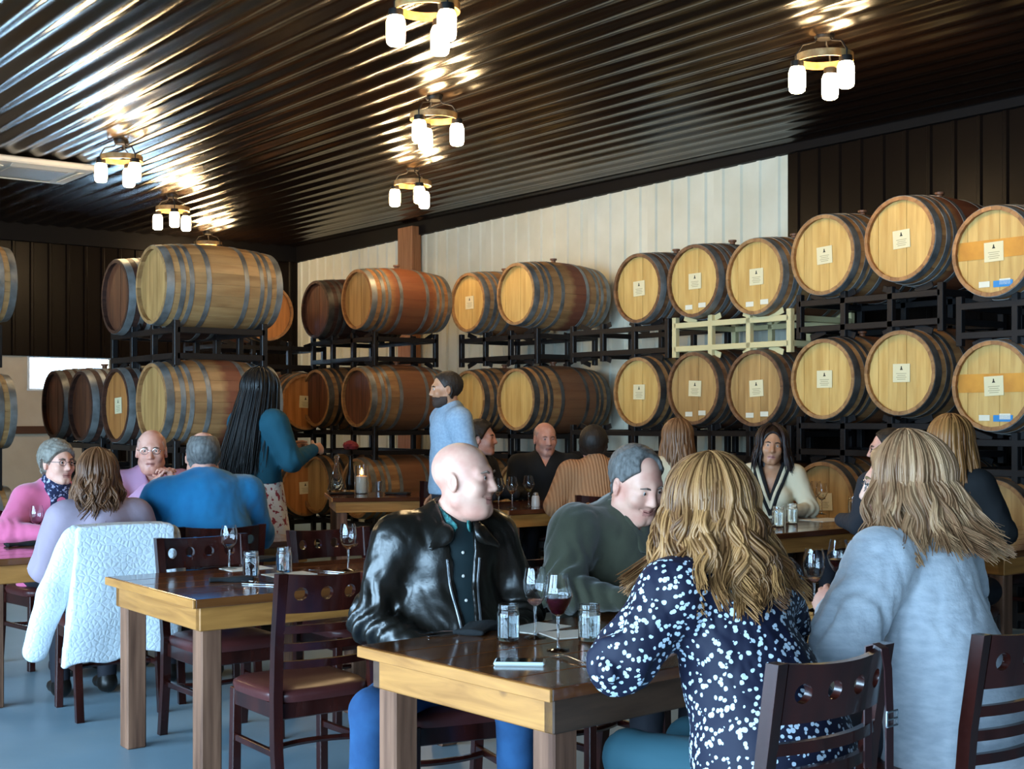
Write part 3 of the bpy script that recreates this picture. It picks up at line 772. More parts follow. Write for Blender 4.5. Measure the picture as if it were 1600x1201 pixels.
def rotm(yaw, pitch, roll=0):
    return np.array(Matrix.Rotation(yaw, 3, 'Z') @ Matrix.Rotation(pitch, 3, 'X') @ Matrix.Rotation(roll, 3, 'Y'), np.float32)
def head_sdf(q, s):
    """q in head space: face +y, up +z"""
    fem = s.get('fem', False); w = 0.94 if fem else 1.0; fat = s.get('fat', 0.0)
    ax = np.abs(q); sx = np.stack([ax[:, 0], q[:, 1], q[:, 2]], 1)
    d = ell(q, (0, -0.018, 0.035), (0.077 * w, 0.099, 0.086))
    d = sm(d, ell(q, (0, 0.022, -0.030), (0.062 * w + fat * 0.3, 0.070, 0.083)), 0.03)
    d = sm(d, cone(sx, (0.046 * w + fat * 0.5, 0.0, -0.065), (0.014, 0.066, -0.098), 0.024 + fat * 0.5, 0.019 + fat * 0.3), 0.03)
    d = sm(d, cone(sx, (0.0, 0.080, 0.024), (0.038, 0.066, 0.024), 0.016, 0.012), 0.018)
    d = sm(d, ell(sx, (0.040 * w, 0.060, -0.026), (0.024 + fat * 0.3, 0.026, 0.026)), 0.02)
    eye = np.sqrt(((sx - np.array((0.031, 0.103, 0.006), np.float32)) ** 2).sum(1)) - 0.017
    d = -sm(-d, eye, 0.014)
    d = sm(d, ell(sx, (0.031, 0.074, 0.006), (0.017, 0.014, 0.012)), 0.006)
    d = sm(d, cone(q, (0, 0.088, 0.014), (0, 0.104, -0.028), 0.008, 0.0125), 0.014)
    d = sm(d, ell(sx, (0.012, 0.094, -0.032), (0.0085, 0.011, 0.008)), 0.006)
    sml = s.get('smile', 0.0)
    lipc = -0.066 + sml * 0.010
    d = sm(d, cone(sx, (0, 0.085, -0.060), (0.022 + sml * 0.008, 0.073, lipc), 0.0072, 0.004), 0.010)
    d = sm(d, cone(sx, (0, 0.083, -0.073), (0.019 + sml * 0.008, 0.072, lipc - 0.002), 0.0082, 0.004), 0.010)
    g = cone(sx, (0, 0.094, -0.0665), (0.024 + sml * 0.010, 0.078, lipc + sml * 0.004), 0.0034, 0.0028)
    d = -sm(-d, g, 0.004)
    ea = ell(sx, (0.079 * w, -0.008, -0.006), (0.011, 0.021, 0.033), rotm(-0.35, 0.2))
    ea = -sm(-ea, ell(sx, (0.092 * w, -0.004, -0.003), (0.011, 0.012, 0.021)), 0.006)
    d = sm(d, ea, 0.008)
    return d

M_eyew = P('eye_white', 'd8d0c8', 0.2); M_iris = P('iris', '2c241e', 0.15)
SKIN = {}
def skin(name, c, c2): SKIN[name] = P('skin_' + name, c, 0.46, col2=c2, nscale=(14, 14, 14), detail=3, spec=0.4); return SKIN[name]
skin('pink', 'd9a390', 'c98872'); skin('fair', 'e0ae97', 'd29480'); skin('tan', 'bf8a68', 'ad7656')
M_lip = P('lips', 'b87a6c', 0.4); M_lens = P('spectacle_lens', 'ffffff', 0.02, trans=1.0, ior=1.02); M_spec = P('spectacle_frame', '201a18', 0.3); M_silver = P('silver_wire', 'b8bcc0', 0.25, metal=0.9)

def person(label, pos, heading, stand=False, **s):
    """local space: +y = the way the body faces, origin on the floor below the hips"""
    rz = math.atan2(-heading[0], heading[1])
    t = thing('person', label, 'person', (pos[0], pos[1], 0), rz)
    fem = s.get('fem', False); dz = 0.41 if stand else s.get('dz', 0.0)
    k = s.get('size', 1.0)
    lx, ly = s.get('lean', (0, 0)); hx, hy, hz = s.get('hoff', (0, 0, 0))
    rs = s.get('res', 0.012)
    shw = s.get('shw', 0.17 if fem else 0.20); ch = s.get('chest', 0.145 if fem else 0.17); ws = s.get('waist', 0.13 if fem else 0.16); hp = s.get('hip', 0.175)
    def z_(z): return z + dz
    up = (k - 1) * 0.8
    p0 = np.array((0, 0, z_(0.55))); p1 = np.array((lx * .35, ly * .35 - 0.01, z_(0.74 + up * .4))); p2 = np.array((lx * .8, ly * .8, z_(0.95 + up * .8))); p3 = np.array((lx, ly - 0.005, z_(1.045 + up))); p4 = np.array((lx + hx * .3, ly + 0.005 + hy * .3, z_(1.125 + up)))
    pc = np.array((lx + hx, ly + 0.035 + hy, z_(1.245 + up + hz)))
    hd = s.get('look', None)
    if hd is None: yaw, pit = 0.0, 0.0
    else:
        ca, sa = math.cos(-rz), math.sin(-rz); lx_, ly_ = hd[0] * ca - hd[1] * sa, hd[0] * sa + hd[1] * ca
        yaw = math.atan2(-lx_, ly_); pit = math.atan2(hd[2], math.hypot(hd[0], hd[1]))
    Rh = rotm(yaw, pit, s.get('tilt', 0.0)); hs = s.get('head', 1.0)
    def to_head(Pt): return ((Pt - pc.astype(np.float32)) @ Rh) / hs
    def from_head(p): return Rh @ (np.array(p) * hs) + pc
    FL = ((0, 1, 0), s.get('flat', 0.74))
    def torso(Pt, g):
        d = cone(Pt, p0, p1, hp + g, ws + g, ((0, 1, 0), 0.80))
        d = sm(d, cone(Pt, p1, p2, ws + g, ch + g, FL), 0.06)
        if s.get('belly'): d = sm(d, ell(Pt, p1 + np.array((0, 0.05, -0.03)), (ws + g, s['belly'] + g, 0.17)), 0.06)
        if s.get('bust'): 
            ax = np.stack([np.abs(Pt[:, 0] - lx * .75), Pt[:, 1], Pt[:, 2]], 1)
            d = sm(d, ell(ax, (0.07, p2[1] + ch * 0.55, p2[2] - 0.06), np.array((0.07, 0.065, 0.07)) + g), 0.04)
        sh = np.array((shw - 0.035, 0, 0.0))
        d = sm(d, cone(Pt, p3 - sh, p3 + sh, 0.062 + g, 0.062 + g, ((0, 1, 0), 0.9)), 0.08)
        d = sm(d, cone(Pt, p3 + np.array((0, -0.012, -0.02)), p4 + np.array((0, -0.018, -0.012)), 0.095 + g, 0.056 + g), 0.06)
        return d
    arms = {}
    for side, sg in (('l', -1), ('r', 1)):
        S = p3 + np.array((sg * shw, 0, -0.01))
        e, w = s.get('arm_' + side, ((sg * 0.27, ly * .6 + 0.04, z_(0.80)), (sg * 0.16, ly + 0.27, z_(0.80))))
        arms[side] = (S, np.array(e, float), np.array(w, float))
    ar = s.get('armr', 0.048 if fem else 0.056)
    # --- skin: head, neck and upper chest are one surface, hands join it
    sk = SKIN[s.get('skin', 'pink')]
    def body(Pt):
        d = head_sdf(to_head(Pt), s) * hs
        nb = from_head((0, -0.025, -0.055))
        d = sm(d, cone(Pt, nb, p4 - np.array((0, 0.02, 0.03)), 0.054 if not fem else 0.046, 0.060 if not fem else 0.050), 0.03)
        if s.get('fat'): d = sm(d, ell(to_head(Pt), (0, 0.03, -0.105), (0.05, 0.045, 0.028)), 0.03)
        return sm(d, torso(Pt, -0.020), 0.04)
    hr = s.get('hres', 0.0075)
    lo = pc - np.array((0.15, 0.16, 0.0)) * 1.0; hi = pc + np.array((0.15, 0.16, 0.145)); lo[2] = p2[2] - 0.02
    lo = np.minimum(lo, p3 - np.array((0.14, 0.12, 0.16))); hi = np.maximum(hi, p3 + np.array((0.14, 0.16, 0)))
    bl = [nets(body, lo, hi, hr)]
    for side in ('l', 'r'):
        if s.get('hand_' + side): bl.append(hand_block(arms[side][1], arms[side][2], s['hand_' + side], -1 if side == 'l' else 1, s.get('hand_res', 0.006)))
    v, f = blocks(bl)
    ctr = to_head(v[f].mean(1).astype(np.float32))
    lip = (np.abs(ctr[:, 0]) < 0.022) & (ctr[:, 2] < -0.056) & (ctr[:, 2] > -0.079) & (ctr[:, 1] > 0.080)
    bo = mk('body', mesh_np('body', v, f, lip.astype(int)), [sk, M_lip], t)
    HEAD = (Rh, pc, hs, to_head, from_head)
    for sg in (-1, 1):
        me = MB(); me.ball((0, 0, 0), 0.0115, 10)
        ey = mk('eye', me, M_eyew, t); ey.location = from_head((sg * 0.0305, 0.0785, 0.006))
        ir = MB().ball((0, 0, 0), (0.0055, 0.004, 0.0055), 8)
        io = mk('iris', ir, M_iris, ey); io.location = Rh @ np.array((0, 0.0095, 0.0)); io.rotation_euler = Matrix(Rh.tolist()).to_euler()
        if s.get('brow'):
            br = MB().tube([from_head(p) for p in ((sg * 0.014, 0.092, 0.022), (sg * 0.030, 0.0915, 0.027), (sg * 0.046, 0.078, 0.022))], [0.0035, 0.0045, 0.002], 6)
            mk('eyebrow', br, P('brow_' + s['brow'], s['brow'], 0.7), t)
    sml = s.get('smile', 0.0)
    mo = MB().tube([from_head((x, 0.0925 - 14 * x * x - 0.004 * sml, -0.0668 + sml * 11 * x * x)) for x in np.linspace(-0.027 - 0.005 * sml, 0.027 + 0.005 * sml, 9)], [0.0006, 0.0016, 0.002, 0.0022, 0.0022, 0.0022, 0.002, 0.0016, 0.0006], 6)
    mk('mouth', mo, P('mouth_line', '5a2a26', 0.6), t)
    # --- top garment
    tm = s['top']
    g0 = s.get('loose', 0.008); fold = s.get('fold', 0.006); sd = abs(hash(label)) % 1000 if False else int(sum(map(ord, label))) % 997
    zh = s.get('hem', z_(0.50))
    def top(Pt):
        d = torso(Pt, g0)
        for side, sg in (('l', -1), ('r', 1)):
            S, E, Wr = arms[side]; cut = s.get('sleeve', 1.0)
            Wc = E + (Wr - E) * (cut - 0.06)
            a = cone(Pt, S, E, ar + 0.018 + g0, ar + 0.004 + g0); a = sm(a, cone(Pt, E, Wc, ar + 0.004 + g0, s.get('cuff', 0.042 if not fem else 0.036) + g0 * .5), 0.03)
            el = np.sqrt(((Pt - E.astype(np.float32)) ** 2).sum(1)); ax = (Wc - E) / np.linalg.norm(Wc - E); ax2 = (E - S) / np.linalg.norm(E - S)
            a = a + s.get('wrinkle', 0.006) * np.sin(Pt @ (ax * 110).astype(np.float32) + 2.5 * np.sin(Pt @ (ax2 * 37 + 9).astype(np.float32))) * np.exp(-(el / 0.13) ** 2)
            d = sm(d, a, s.get('armk', 0.05))
        w2 = wob(Pt * np.array((1, 1, 0.55), np.float32), s.get('foldf', 16.0) * 2.1, sd + 5); d = d + fold * (0.75 * wob(Pt, s.get('foldf', 16.0), sd) + 1.5 * np.maximum(0.0, 0.22 - np.abs(w2)) - 0.1)
        if s.get('skirted'): d = sm(d, cone(Pt, (0, 0, z_(0.62)), (0, 0.0, zh), hp + g0 + 0.01, hp + g0 + s['skirted'], ((0, 1, 0), 0.85)), 0.05)
        if s.get('vneck'):
            wv, dv, cxv = s['vneck']; zz = p4[2] - 0.005 - Pt[:, 2]
            op = np.maximum(np.abs(Pt[:, 0] - p3[0] - cxv) - wv * np.clip(1 - zz / dv, -1, 1), np.maximum(zz - dv, p3[1] + 0.0 - Pt[:, 1]))
            d = np.maximum(d, -op)
        return np.maximum(d, zh - Pt[:, 2])
    pts = [p0 + (0, 0, -0.1), p3 + (0, 0, 0.12)] + [q for a in arms.values() for q in a]
    lo, hi = bbox(pts, 0.13); lo[:2] = np.minimum(lo[:2], p0[:2] - 0.26); hi[:2] = np.maximum(hi[:2], p0[:2] + 0.26)
    v, f = nets(top, lo, hi, rs)
    gar = mk(s.get('topname', 'shirt'), mesh_np('garment', v, f), tm, t)
    # --- legs
    if s.get('legs', True):
        lm = s.get('bottom', M_darkcloth); lr = s.get('legres', 0.018)
        if stand:
            J = {sg: (np.array((sg * .09, 0, 0.92)), np.array((sg * .10, 0.02, 0.50)), np.array((sg * .10, -0.02, 0.10))) for sg in (-1, 1)}
        else:
            J = {sg: tuple(np.array(q, float) for q in s.get('leg_' + ('l' if sg < 0 else 'r'), ((sg * .09, 0.02, .54), (sg * .12, .42, .53), (sg * .12, .38, .10)))) for sg in (-1, 1)}
        def legs(Pt):
            d = cone(Pt, p0 + (0, 0, 0.06), p0, hp, hp, ((0, 1, 0), 0.8)) if not stand else cone(Pt, p0 + (0, 0, 0.05), p0 - (0, 0, .05), hp - .02, hp - .01, ((0, 1, 0), 0.75))
            for sg in (-1, 1):
                a, b, c = J[sg]
                l = sm(cone(Pt, a, b, 0.092, 0.066), cone(Pt, b, c, 0.066, 0.050), 0.03)
                l = l + 0.004 * wob(Pt, 22, sd + sg)
                d = sm(d, l, 0.04)
            return d
        if s.get('skirt'):
            m_, zt_, zb_, r0_, r1_ = s['skirt']
            def sk_(Pt):
                an = np.arctan2(Pt[:, 1], Pt[:, 0]); tt = np.clip((zt_ - Pt[:, 2]) / (zt_ - zb_), 0, 1)
                r = np.sqrt(Pt[:, 0] ** 2 + (Pt[:, 1] / 0.82) ** 2)
                d = (r - (r0_ + (r1_ - r0_) * tt ** 0.8 + 0.012 * tt * np.sin(an * 9))) * 0.8
                return np.maximum(np.maximum(d, zb_ - Pt[:, 2]), Pt[:, 2] - zt_)
            v, f = nets(sk_, (-r1_ - .05, -r1_ - .05, zb_ - .03), (r1_ + .05, r1_ + .05, zt_ + .03), 0.014)
            mk('skirt', mesh_np('skirt', v, f), m_, t)
        pts = [p0 + (0, 0, .1)] + [q for j in J.values() for q in j]
        lo, hi = bbox(pts, 0.10); lo[0] -= .12; hi[0] += .12; lo[1] -= .12
        v, f = nets(legs, lo, hi, lr); mk('trousers', mesh_np('trousers', v, f), lm, t)
        for sg in (-1, 1):
            c = J[sg][2]
            def shoe(Pt):
                d = cone(Pt, c + (0, -0.02, -0.045), c + (0, 0.15, -0.06), 0.045, 0.036, ((0, 0, 1), 0.9))
                d = sm(d, cone(Pt, c, c + (0, 0, -.05), 0.045, 0.045), 0.03)
                return np.maximum(d, 0.004 - Pt[:, 2])
            v, f = nets(shoe, c - (0.08, 0.1, 0.14), c + (0.08, 0.22, 0.06), 0.014)
            mk('shoe', mesh_np('shoe', v, f), M_shoe, t)
    t_info = dict(t=t, HEAD=HEAD, p3=p3, p4=p4, p2=p2, p1=p1, p0=p0, arms=arms, s=s, torso=torso, rz=rz, body=body, hs=hs)
    return t_info

def hand_block(E, Wr, curl, side, res):
    """forearm end, palm, four fingers and thumb; curl = (direction hint, palm normal hint, bend)"""
    fwd, nor, bend_ = curl
    y = np.array(fwd, float); y /= np.linalg.norm(y); n = np.array(nor, float); n -= y * (n @ y); n /= np.linalg.norm(n)
    x = np.cross(y, n) * 1.0                                  # across the palm
    th = side
    pr = []
    def L(p): return Wr + x * p[0] + y * p[1] + n * p[2]
    for i, (bx, ln) in enumerate(((-0.030, 0.066), (-0.010, 0.076), (0.010, 0.080), (0.030, 0.072))):
        bx *= th; p = np.array((bx, 0.088 - 0.006 * abs(i - 2), 0.0)); a = 0.15
        for j, fr in enumerate((0.45, 0.32, 0.23)):
            a += bend_ * (0.55 if j == 0 else 0.75)
            q = p + ln * fr * np.array((bx * 0.8, math.cos(a), math.sin(a)))
            pr.append((L(p), L(q), 0.0088 - j * 0.0006, 0.0082 - j * 0.0008)); p = q
    p = np.array((th * 0.030, 0.022, 0.004)); 
    for j, (dx, dy, dn) in enumerate(((0.022, 0.028, 0.012), (0.010, 0.030, 0.012), (0.0, 0.024, 0.010))):
        q = p + np.array((th * dx, dy, dn * (1 + bend_))); pr.append((L(p), L(q), 0.0125 - j * .0015, 0.011 - j * .0015)); p = q
    def fn(Pt):
        d = cone(Pt, L((0, 0.012, 0)), L((0, 0.070, 0)), 0.030, 0.040, (n, 0.42))
        d = sm(d, cone(Pt, E + (Wr - E) * 0.45, L((0, 0.01, 0)), 0.036, 0.026), 0.02)
        for (a, b, r0, r1) in pr: d = sm(d, cone(Pt, a, b, r0, r1), 0.006)
        return d
    lo, hi = bbox([E + (Wr - E) * 0.5, Wr] + [q for a in pr for q in a[:2]], 0.045)
    return nets(fn, lo, hi, res)

# --- hair and things worn
def hair_short(I, m, thick=0.012, bald=None, line=None, zmin=-0.055, rough=0.003, res=0.0065, name='hair'):
    Rh, pc, hs, th, fh = I['HEAD']; s = I['s']
    n, c = line if line else ((0, 0.86, -0.5), 0.010)
    def fn(Pt):
        q = th(Pt); d = head_sdf(q, dict(fem=s.get('fem'), fat=0)) - thick + rough * wob(q, 150, 3)
        d = np.maximum(d, q @ np.array(n, np.float32) - c)
        zm = zmin - 0.03 * np.clip(-q[:, 1] / 0.09, 0, 1)
        d = np.maximum(d, zm - q[:, 2])
        ax = np.abs(q); d = np.maximum(d, -(ell(np.stack([ax[:, 0], q[:, 1], q[:, 2]], 1), (0.088, -0.002, -0.012), (0.03, 0.026, 0.042))))
        if bald: d = np.maximum(d, -ell(q, bald[0], bald[1]))
        return d * hs
    v, f = nets(fn, pc - 0.17, pc + 0.17, res)
    return mk(name, mesh_np(name, v, f), m, I['t'])
def hair_long(I, m, length=0.30, flare=0.05, n=260, wave=0.012, wfreq=3.0, vol=0.018, face=0.95, seed=1, rad0=0.0075, cap=True, back=0.0, part=0.02, tip=0.0015, lenvar=0.25, outcurl=0.0, s_clumps=60, spread=0.006):
    """locks falling from the crown round the skull; everything in world-upright local space"""
    Rh, pc, hs, th, fh = I['HEAD']; r = np.random.default_rng(seed); V_, F_, T_ = [], [], []; off = 0; PS, RS, TS = [], [], []
    a_, b_, c_ = (0.080 + vol) * hs, (0.100 + vol) * hs, (0.088 + vol) * hs
    c0 = np.array(fh((0, -0.018, 0.032))); yawv = Rh @ np.array((0, 1, 0)); fa = math.atan2(yawv[1], yawv[0]); NS = 22; NK = 5
    NC = s_clumps; G = []
    for g in range(NC):
        G.append(dict(az=face + (2 * math.pi - 2 * face) * (g + r.uniform(0.1, 0.9)) / NC, L=length * (1 + lenvar * r.uniform(-1, 0.3)), ph=r.uniform(0, 6.28), ph2=r.uniform(0, 6.28), wf=wfreq * r.uniform(0.75, 1.3), fl=flare * r.uniform(0.4, 1.35), lay=r.uniform(0.93, 1.06), tn=r.uniform(0, 1), w=wave * r.uniform(0.5, 1.4), oc=outcurl * r.uniform(-0.3, 1.2)))
    lxv = np.array((math.cos(fa), math.sin(fa), 0)); lyv = np.array((-math.sin(fa), math.cos(fa), 0))
    tt = np.linspace(0, 1, NS); arc = 0.38; endth = 1.72; fall = np.clip((tt - arc) / (1 - arc), 0, 1)
    for i in range(n):
        g = G[i % NC]; sp = (2 * math.pi - 2 * face) / NC
        az = g['az'] + r.normal() * sp * 0.55; az = min(max(az, face), 2 * math.pi - face); lay = (1 + (g['lay'] - 1) * 0.6) * r.uniform(0.98, 1.02)
        L = g['L'] * r.uniform(0.88, 1.04); st = r.uniform(0.0, 0.12) if i % 2 == 0 else r.uniform(0.0, 0.8)
        the = st + (endth - st) * np.clip(tt / arc, 0, 1); azs = g['az'] + (az - g['az']) * (1 - 0.35 * fall)
        e0 = b_ * np.sin(the) * np.cos(azs) * lay; e1 = a_ * np.sin(the) * np.sin(azs) * lay; e2 = c_ * np.cos(the) * lay
        p = c0 + np.outer(e0, lxv) + np.outer(e1, lyv); p[:, 2] += e2
        out = np.outer(np.cos(azs), lxv) + np.outer(np.sin(azs), lyv); tan = np.stack([-out[:, 1], out[:, 0], 0 * tt], 1)
        p[:, 2] -= L * fall
        p += out * (g['fl'] * fall ** 0.8 + g['oc'] * np.maximum(0, fall - 0.65) ** 2 * 10)[:, None] - np.outer(back * fall, lxv)
        w = g['w'] * np.clip((tt - 0.22) * 2.2, 0, 1)
        p += tan * (w * np.sin(g['wf'] * 6.28 * tt + g['ph'] + r.normal() * 0.25))[:, None] + out * (w * 0.7 * np.cos(g['wf'] * 6.28 * tt + g['ph2'] + r.normal() * 0.25))[:, None]
        p += r.normal(size=3) * spread * (0.4 + 0.6 * fall)[:, None]
        rr = rad0 * r.uniform(0.6, 1.2) * np.interp(tt, [0, 0.1, 0.7, 1], [0.6, 1.0, 1.0, tip / rad0])
        PS.append(p); RS.append(rr); TS.append(min(1, max(0, 0.65 * g['tn'] + 0.35 * r.uniform(0, 1))))
    PA, RA = np.array(PS), np.array(RS); tg = np.gradient(PA, axis=1); tg /= np.linalg.norm(tg, axis=2)[..., None] + 1e-9
    ref = PA - c0; ref[..., 2] = 0.02; xa = np.cross(tg, ref); xa /= np.linalg.norm(xa, axis=2)[..., None] + 1e-9; ya = np.cross(tg, xa)
    an = 2 * math.pi * np.arange(NK) / NK
    vv = PA[:, :, None] + RA[:, :, None, None] * (np.cos(an)[None, None, :, None] * xa[:, :, None] + 0.6 * np.sin(an)[None, None, :, None] * ya[:, :, None])
    ii, jj, kk = np.meshgrid(np.arange(n), np.arange(NS - 1), np.arange(NK), indexing='ij'); b0 = (ii * NS + jj) * NK
    FQ = np.stack([b0 + kk, b0 + (kk + 1) % NK, b0 + NK + (kk + 1) % NK, b0 + NK + kk], -1).reshape(-1, 4)
    V_.append(vv.reshape(-1, 3)); F_.append(FQ); T_.append(np.repeat(np.array(TS), NS * NK)); off += len(V_[0])
    if cap:
        dn = 0.8 * length
        def fn(Pt):
            q = th(Pt); d = ell(q, (0, -0.022, 0.034), np.array((0.080, 0.098, 0.088)) + vol * 0.62) * hs
            base = c0 - np.array((0, 0, 0.05)) - (yawv * np.array((1, 1, 0))) * 0.035
            d2 = cone(Pt, base, base - np.array((0, 0, dn)) - np.array((yawv[0], yawv[1], 0)) * (back + 0.02), 0.078 * hs + vol * .5, 0.075 * hs + flare * .7 + vol * .5, (yawv * np.array((1, 1, 0)), 0.62))
            d = sm(d, d2, 0.05) + 0.006 * wob(Pt * np.array((1, 1, 0.25), np.float32), 90, seed)
            fc = ell(q, (0, 0.105, -0.025), (0.068, 0.085, 0.122)); d = np.maximum(d, -fc * hs)
            return d
        lo, hi = bbox([pc, c0 - np.array((0, 0, dn + 0.06))], 0.22)
        v, f = nets(fn, lo, hi, 0.010); V_.append(v); F_.append(f + off); T_.append(0.35 + 0.3 * wob(v * np.array((1, 1, .2)), 60, seed)); off += len(v)
    v = np.concatenate(V_); me = mesh_np('hair', v, np.concatenate(F_))
    at_ = me.attributes.new('tint', 'FLOAT', 'POINT'); at_.data.foreach_set('value', np.clip(np.concatenate(T_).astype(np.float32), 0, 1))
    return tag(mk('hair', me, m, I['t']), kind='stuff')
def glasses(I, m=M_spec, r=0.019):
    Rh, pc, hs, th, fh = I['HEAD']; t = I['t']; g = MB()
    for sg in (-1, 1):
        c = np.array((sg * 0.032, 0.100, 0.004)); ring = [fh(c + np.array((r * 1.15 * math.cos(a), -0.006 * abs(math.cos(a)), r * 0.85 * math.sin(a)))) for a in np.linspace(0, 2 * math.pi, 17)]
        g.tube(ring, 0.0016, 5, cap=False); g.tube([fh((sg * 0.053, 0.095, 0.008)), fh((sg * 0.074, 0.06, 0.010)), fh((sg * 0.079, -0.005, 0.010))], 0.0016, 5)
    g.tube([fh((-0.011, 0.103, 0.006)), fh((0, 0.106, 0.010)), fh((0.011, 0.103, 0.006))], 0.0016, 5)
    o = mk('spectacles', g, m, t)
    for sg in (-1, 1):
        c = np.array((sg * 0.032, 0.100, 0.004)); q = [fh(c + np.array((r * 1.12 * math.cos(a), -0.004, r * .82 * math.sin(a)))) for a in np.linspace(0, 2 * math.pi, 16, endpoint=False)]
        q2 = [p + Rh @ np.array((0, 0.0012, 0)) for p in q]
        mk('lens', MB().add(q + q2, [tuple(range(16)), tuple(range(31, 15, -1))] + [(i, i + 16, (i + 1) % 16 + 16, (i + 1) % 16) for i in range(16)]), M_lens, o)
def surf_y(I, x, z, g):
    lo_, hi_ = 0.0, 0.4; p3 = I['p3']
    for _ in range(22):
        mid = (lo_ + hi_) / 2
        if I['torso'](np.array([[p3[0] + x, p3[1] + mid, z]], np.float32), g)[0] < 0: lo_ = mid
        else: hi_ = mid
    return (p3[0] + x, p3[1] + lo_, z)
def worn(I, name, fn, lo, hi, res, m):
    v, f = nets(fn, lo, hi, res); return mk(name, mesh_np(name, v, f), m, I['t'])
M_darkcloth = P('dark_trousers', '23232b', 0.8); M_shoe = P('black_shoe', '17130f', 0.4)
# ------------------------------------------------------------------ cloth and hair materials
M_leather = P('black_leather', '16130f', 0.30, bump=0.25, bscale=22, spec=0.7)
M_teals = P('dark_teal_shirt', '14262a', 0.7)
M_jeans = P('blue_jeans', '28527c', 0.9, col2='1c3f66', nscale=(9, 9, 9), bump=0.1, bscale=90)
M_olive = P('olive_pullover', '3b3b2b', 0.9, col2='333324', nscale=(12, 12, 12), bump=0.1, bscale=120, sheen=0.3)
M_grey = P('pale_grey_knit', 'b5b9bf', 0.95, col2='a3a8b0', nscale=(20, 20, 60), bump=0.25, bscale=70, sheen=0.4)
M_lav = P('lavender_top', '9c8a96', 0.9, bump=0.1, bscale=60)
M_blue = P('bright_blue_pullover', '0f6f9e', 0.85, col2='0c6492', nscale=(9, 9, 9), sheen=0.2)
M_pinks = P('lilac_pink_shirt', 'b98aa6', 0.85)
M_pink = P('pink_cardigan', 'd6668c', 0.9, sheen=0.3)
M_dteal = P('teal_cardigan', '0c4353', 0.9)
M_lshirt = P('light_blue_shirt', '93a6b8', 0.85, col2='8598ab', nscale=(60, 60, 60))
M_blackc = P('black_jersey', '0f0f11', 0.85); M_charc = P('charcoal_jersey', '2c2d33', 0.9)
M_cream = P('cream_top', 'd3c3a4', 0.9)
M_teald = P('teal_jeans', '1d424d', 0.85)
def wave_mat(name, c1, c2, sc, axis='X', rough=0.9, w=0.5):
    m = P(name, c1, rough); T = NT(m); tc = T.n('ShaderNodeTexCoord'); wv = T.n('ShaderNodeTexWave', bands_direction=axis); wv.inputs['Scale'].default_value = sc
    wv.inputs['Distortion'].default_value = 1.0; T.l(tc.outputs['Object'], wv.inputs['Vector'])
    mx = T.n('ShaderNodeMix', data_type='RGBA'); mx.inputs[6].default_value = hexc(c1); mx.inputs[7].default_value = hexc(c2); T.l(wv.outputs['Fac'], mx.inputs[0]); T.l(mx.outputs[2], T.b.inputs['Base Color'])
    bp = T.n('ShaderNodeBump'); bp.inputs['Strength'].default_value = 0.4; bp.inputs['Distance'].default_value = 0.01; T.l(wv.outputs['Fac'], bp.inputs['Height']); T.l(bp.outputs[0], T.b.inputs['Normal']); return m
M_orange = wave_mat('apricot_rib_knit', 'b5835c', '9c6c48', 14)
def petals():
    m = P('navy_petal_blouse', '080d28', 0.7); T = NT(m); tc = T.n('ShaderNodeTexCoord')
    nz = T.n('ShaderNodeTexNoise'); nz.inputs['Scale'].default_value = 40; T.l(tc.outputs['Object'], nz.inputs['Vector'])
    ad = T.n('ShaderNodeVectorMath', operation='MULTIPLY_ADD'); ad.inputs[1].default_value = (0.012, 0.012, 0.012); T.l(nz.outputs['Color'], ad.inputs[0]); T.l(tc.outputs['Object'], ad.inputs[2])
    fac = None
    for sc, thr, big in ((52, 0.30, 0), (44, 0.27, 1), (36, 0.22, 2)):
        vo = T.n('ShaderNodeTexVoronoi'); vo.inputs['Scale'].default_value = sc; T.l(ad.outputs[0], vo.inputs['Vector'])
        ls = T.n('ShaderNodeMath', operation='LESS_THAN'); ls.inputs[1].default_value = thr; T.l(vo.outputs['Distance'], ls.inputs[0])
        wn = T.n('ShaderNodeTexWhiteNoise'); T.l(vo.outputs['Color'], wn.inputs['Vector'])
        gt = T.n('ShaderNodeMath', operation='GREATER_THAN'); gt.inputs[1].default_value = 0.12; T.l(wn.outputs['Value'], gt.inputs[0])
        mu = T.n('ShaderNodeMath', operation='MULTIPLY'); T.l(ls.outputs[0], mu.inputs[0]); T.l(gt.outputs[0], mu.inputs[1])
        if fac is None: fac = mu.outputs[0]
        else:
            mxx = T.n('ShaderNodeMath', operation='MAXIMUM'); T.l(fac, mxx.inputs[0]); T.l(mu.outputs[0], mxx.inputs[1]); fac = mxx.outputs[0]
    mx = T.n('ShaderNodeMix', data_type='RGBA'); mx.inputs[6].default_value = hexc('080d28'); mx.inputs[7].default_value = hexc('c3d0dc'); T.l(fac, mx.inputs[0]); T.l(mx.outputs[2], T.b.inputs['Base Color'])
    return m
M_petal = petals()
M_floral = P('floral_skirt', 'cfc3b8', 0.9, col2='8a2f35', nscale=(30, 30, 30), contrast=(0.56, 0.60), detail=2)
M_scarf = P('navy_floral_scarf', '1c2140', 0.9, col2='a9aac8', nscale=(60, 60, 60), contrast=(0.55, 0.6))
def hair_m(n, c, c2, tint, r=0.42): return P(n, c, r, col2=c2, nscale=(60, 60, 8), tint=tint, spec=0.4)
HA_blonde = hair_m('golden_brown_hair', '5a331a', '402312', 'ad7d4c'); HA_ash = hair_m('ash_blonde_hair', '84583a', '66432a', 'b8906a')
HA_brown = hair_m('brown_hair', '4e2c1a', '371d10', '7f5638'); HA_black = hair_m('black_hair', '070606', '0a0808', '120f0e'); HA_red = hair_m('auburn_hair', '7c4c28', '5d3719', 'a5713e')
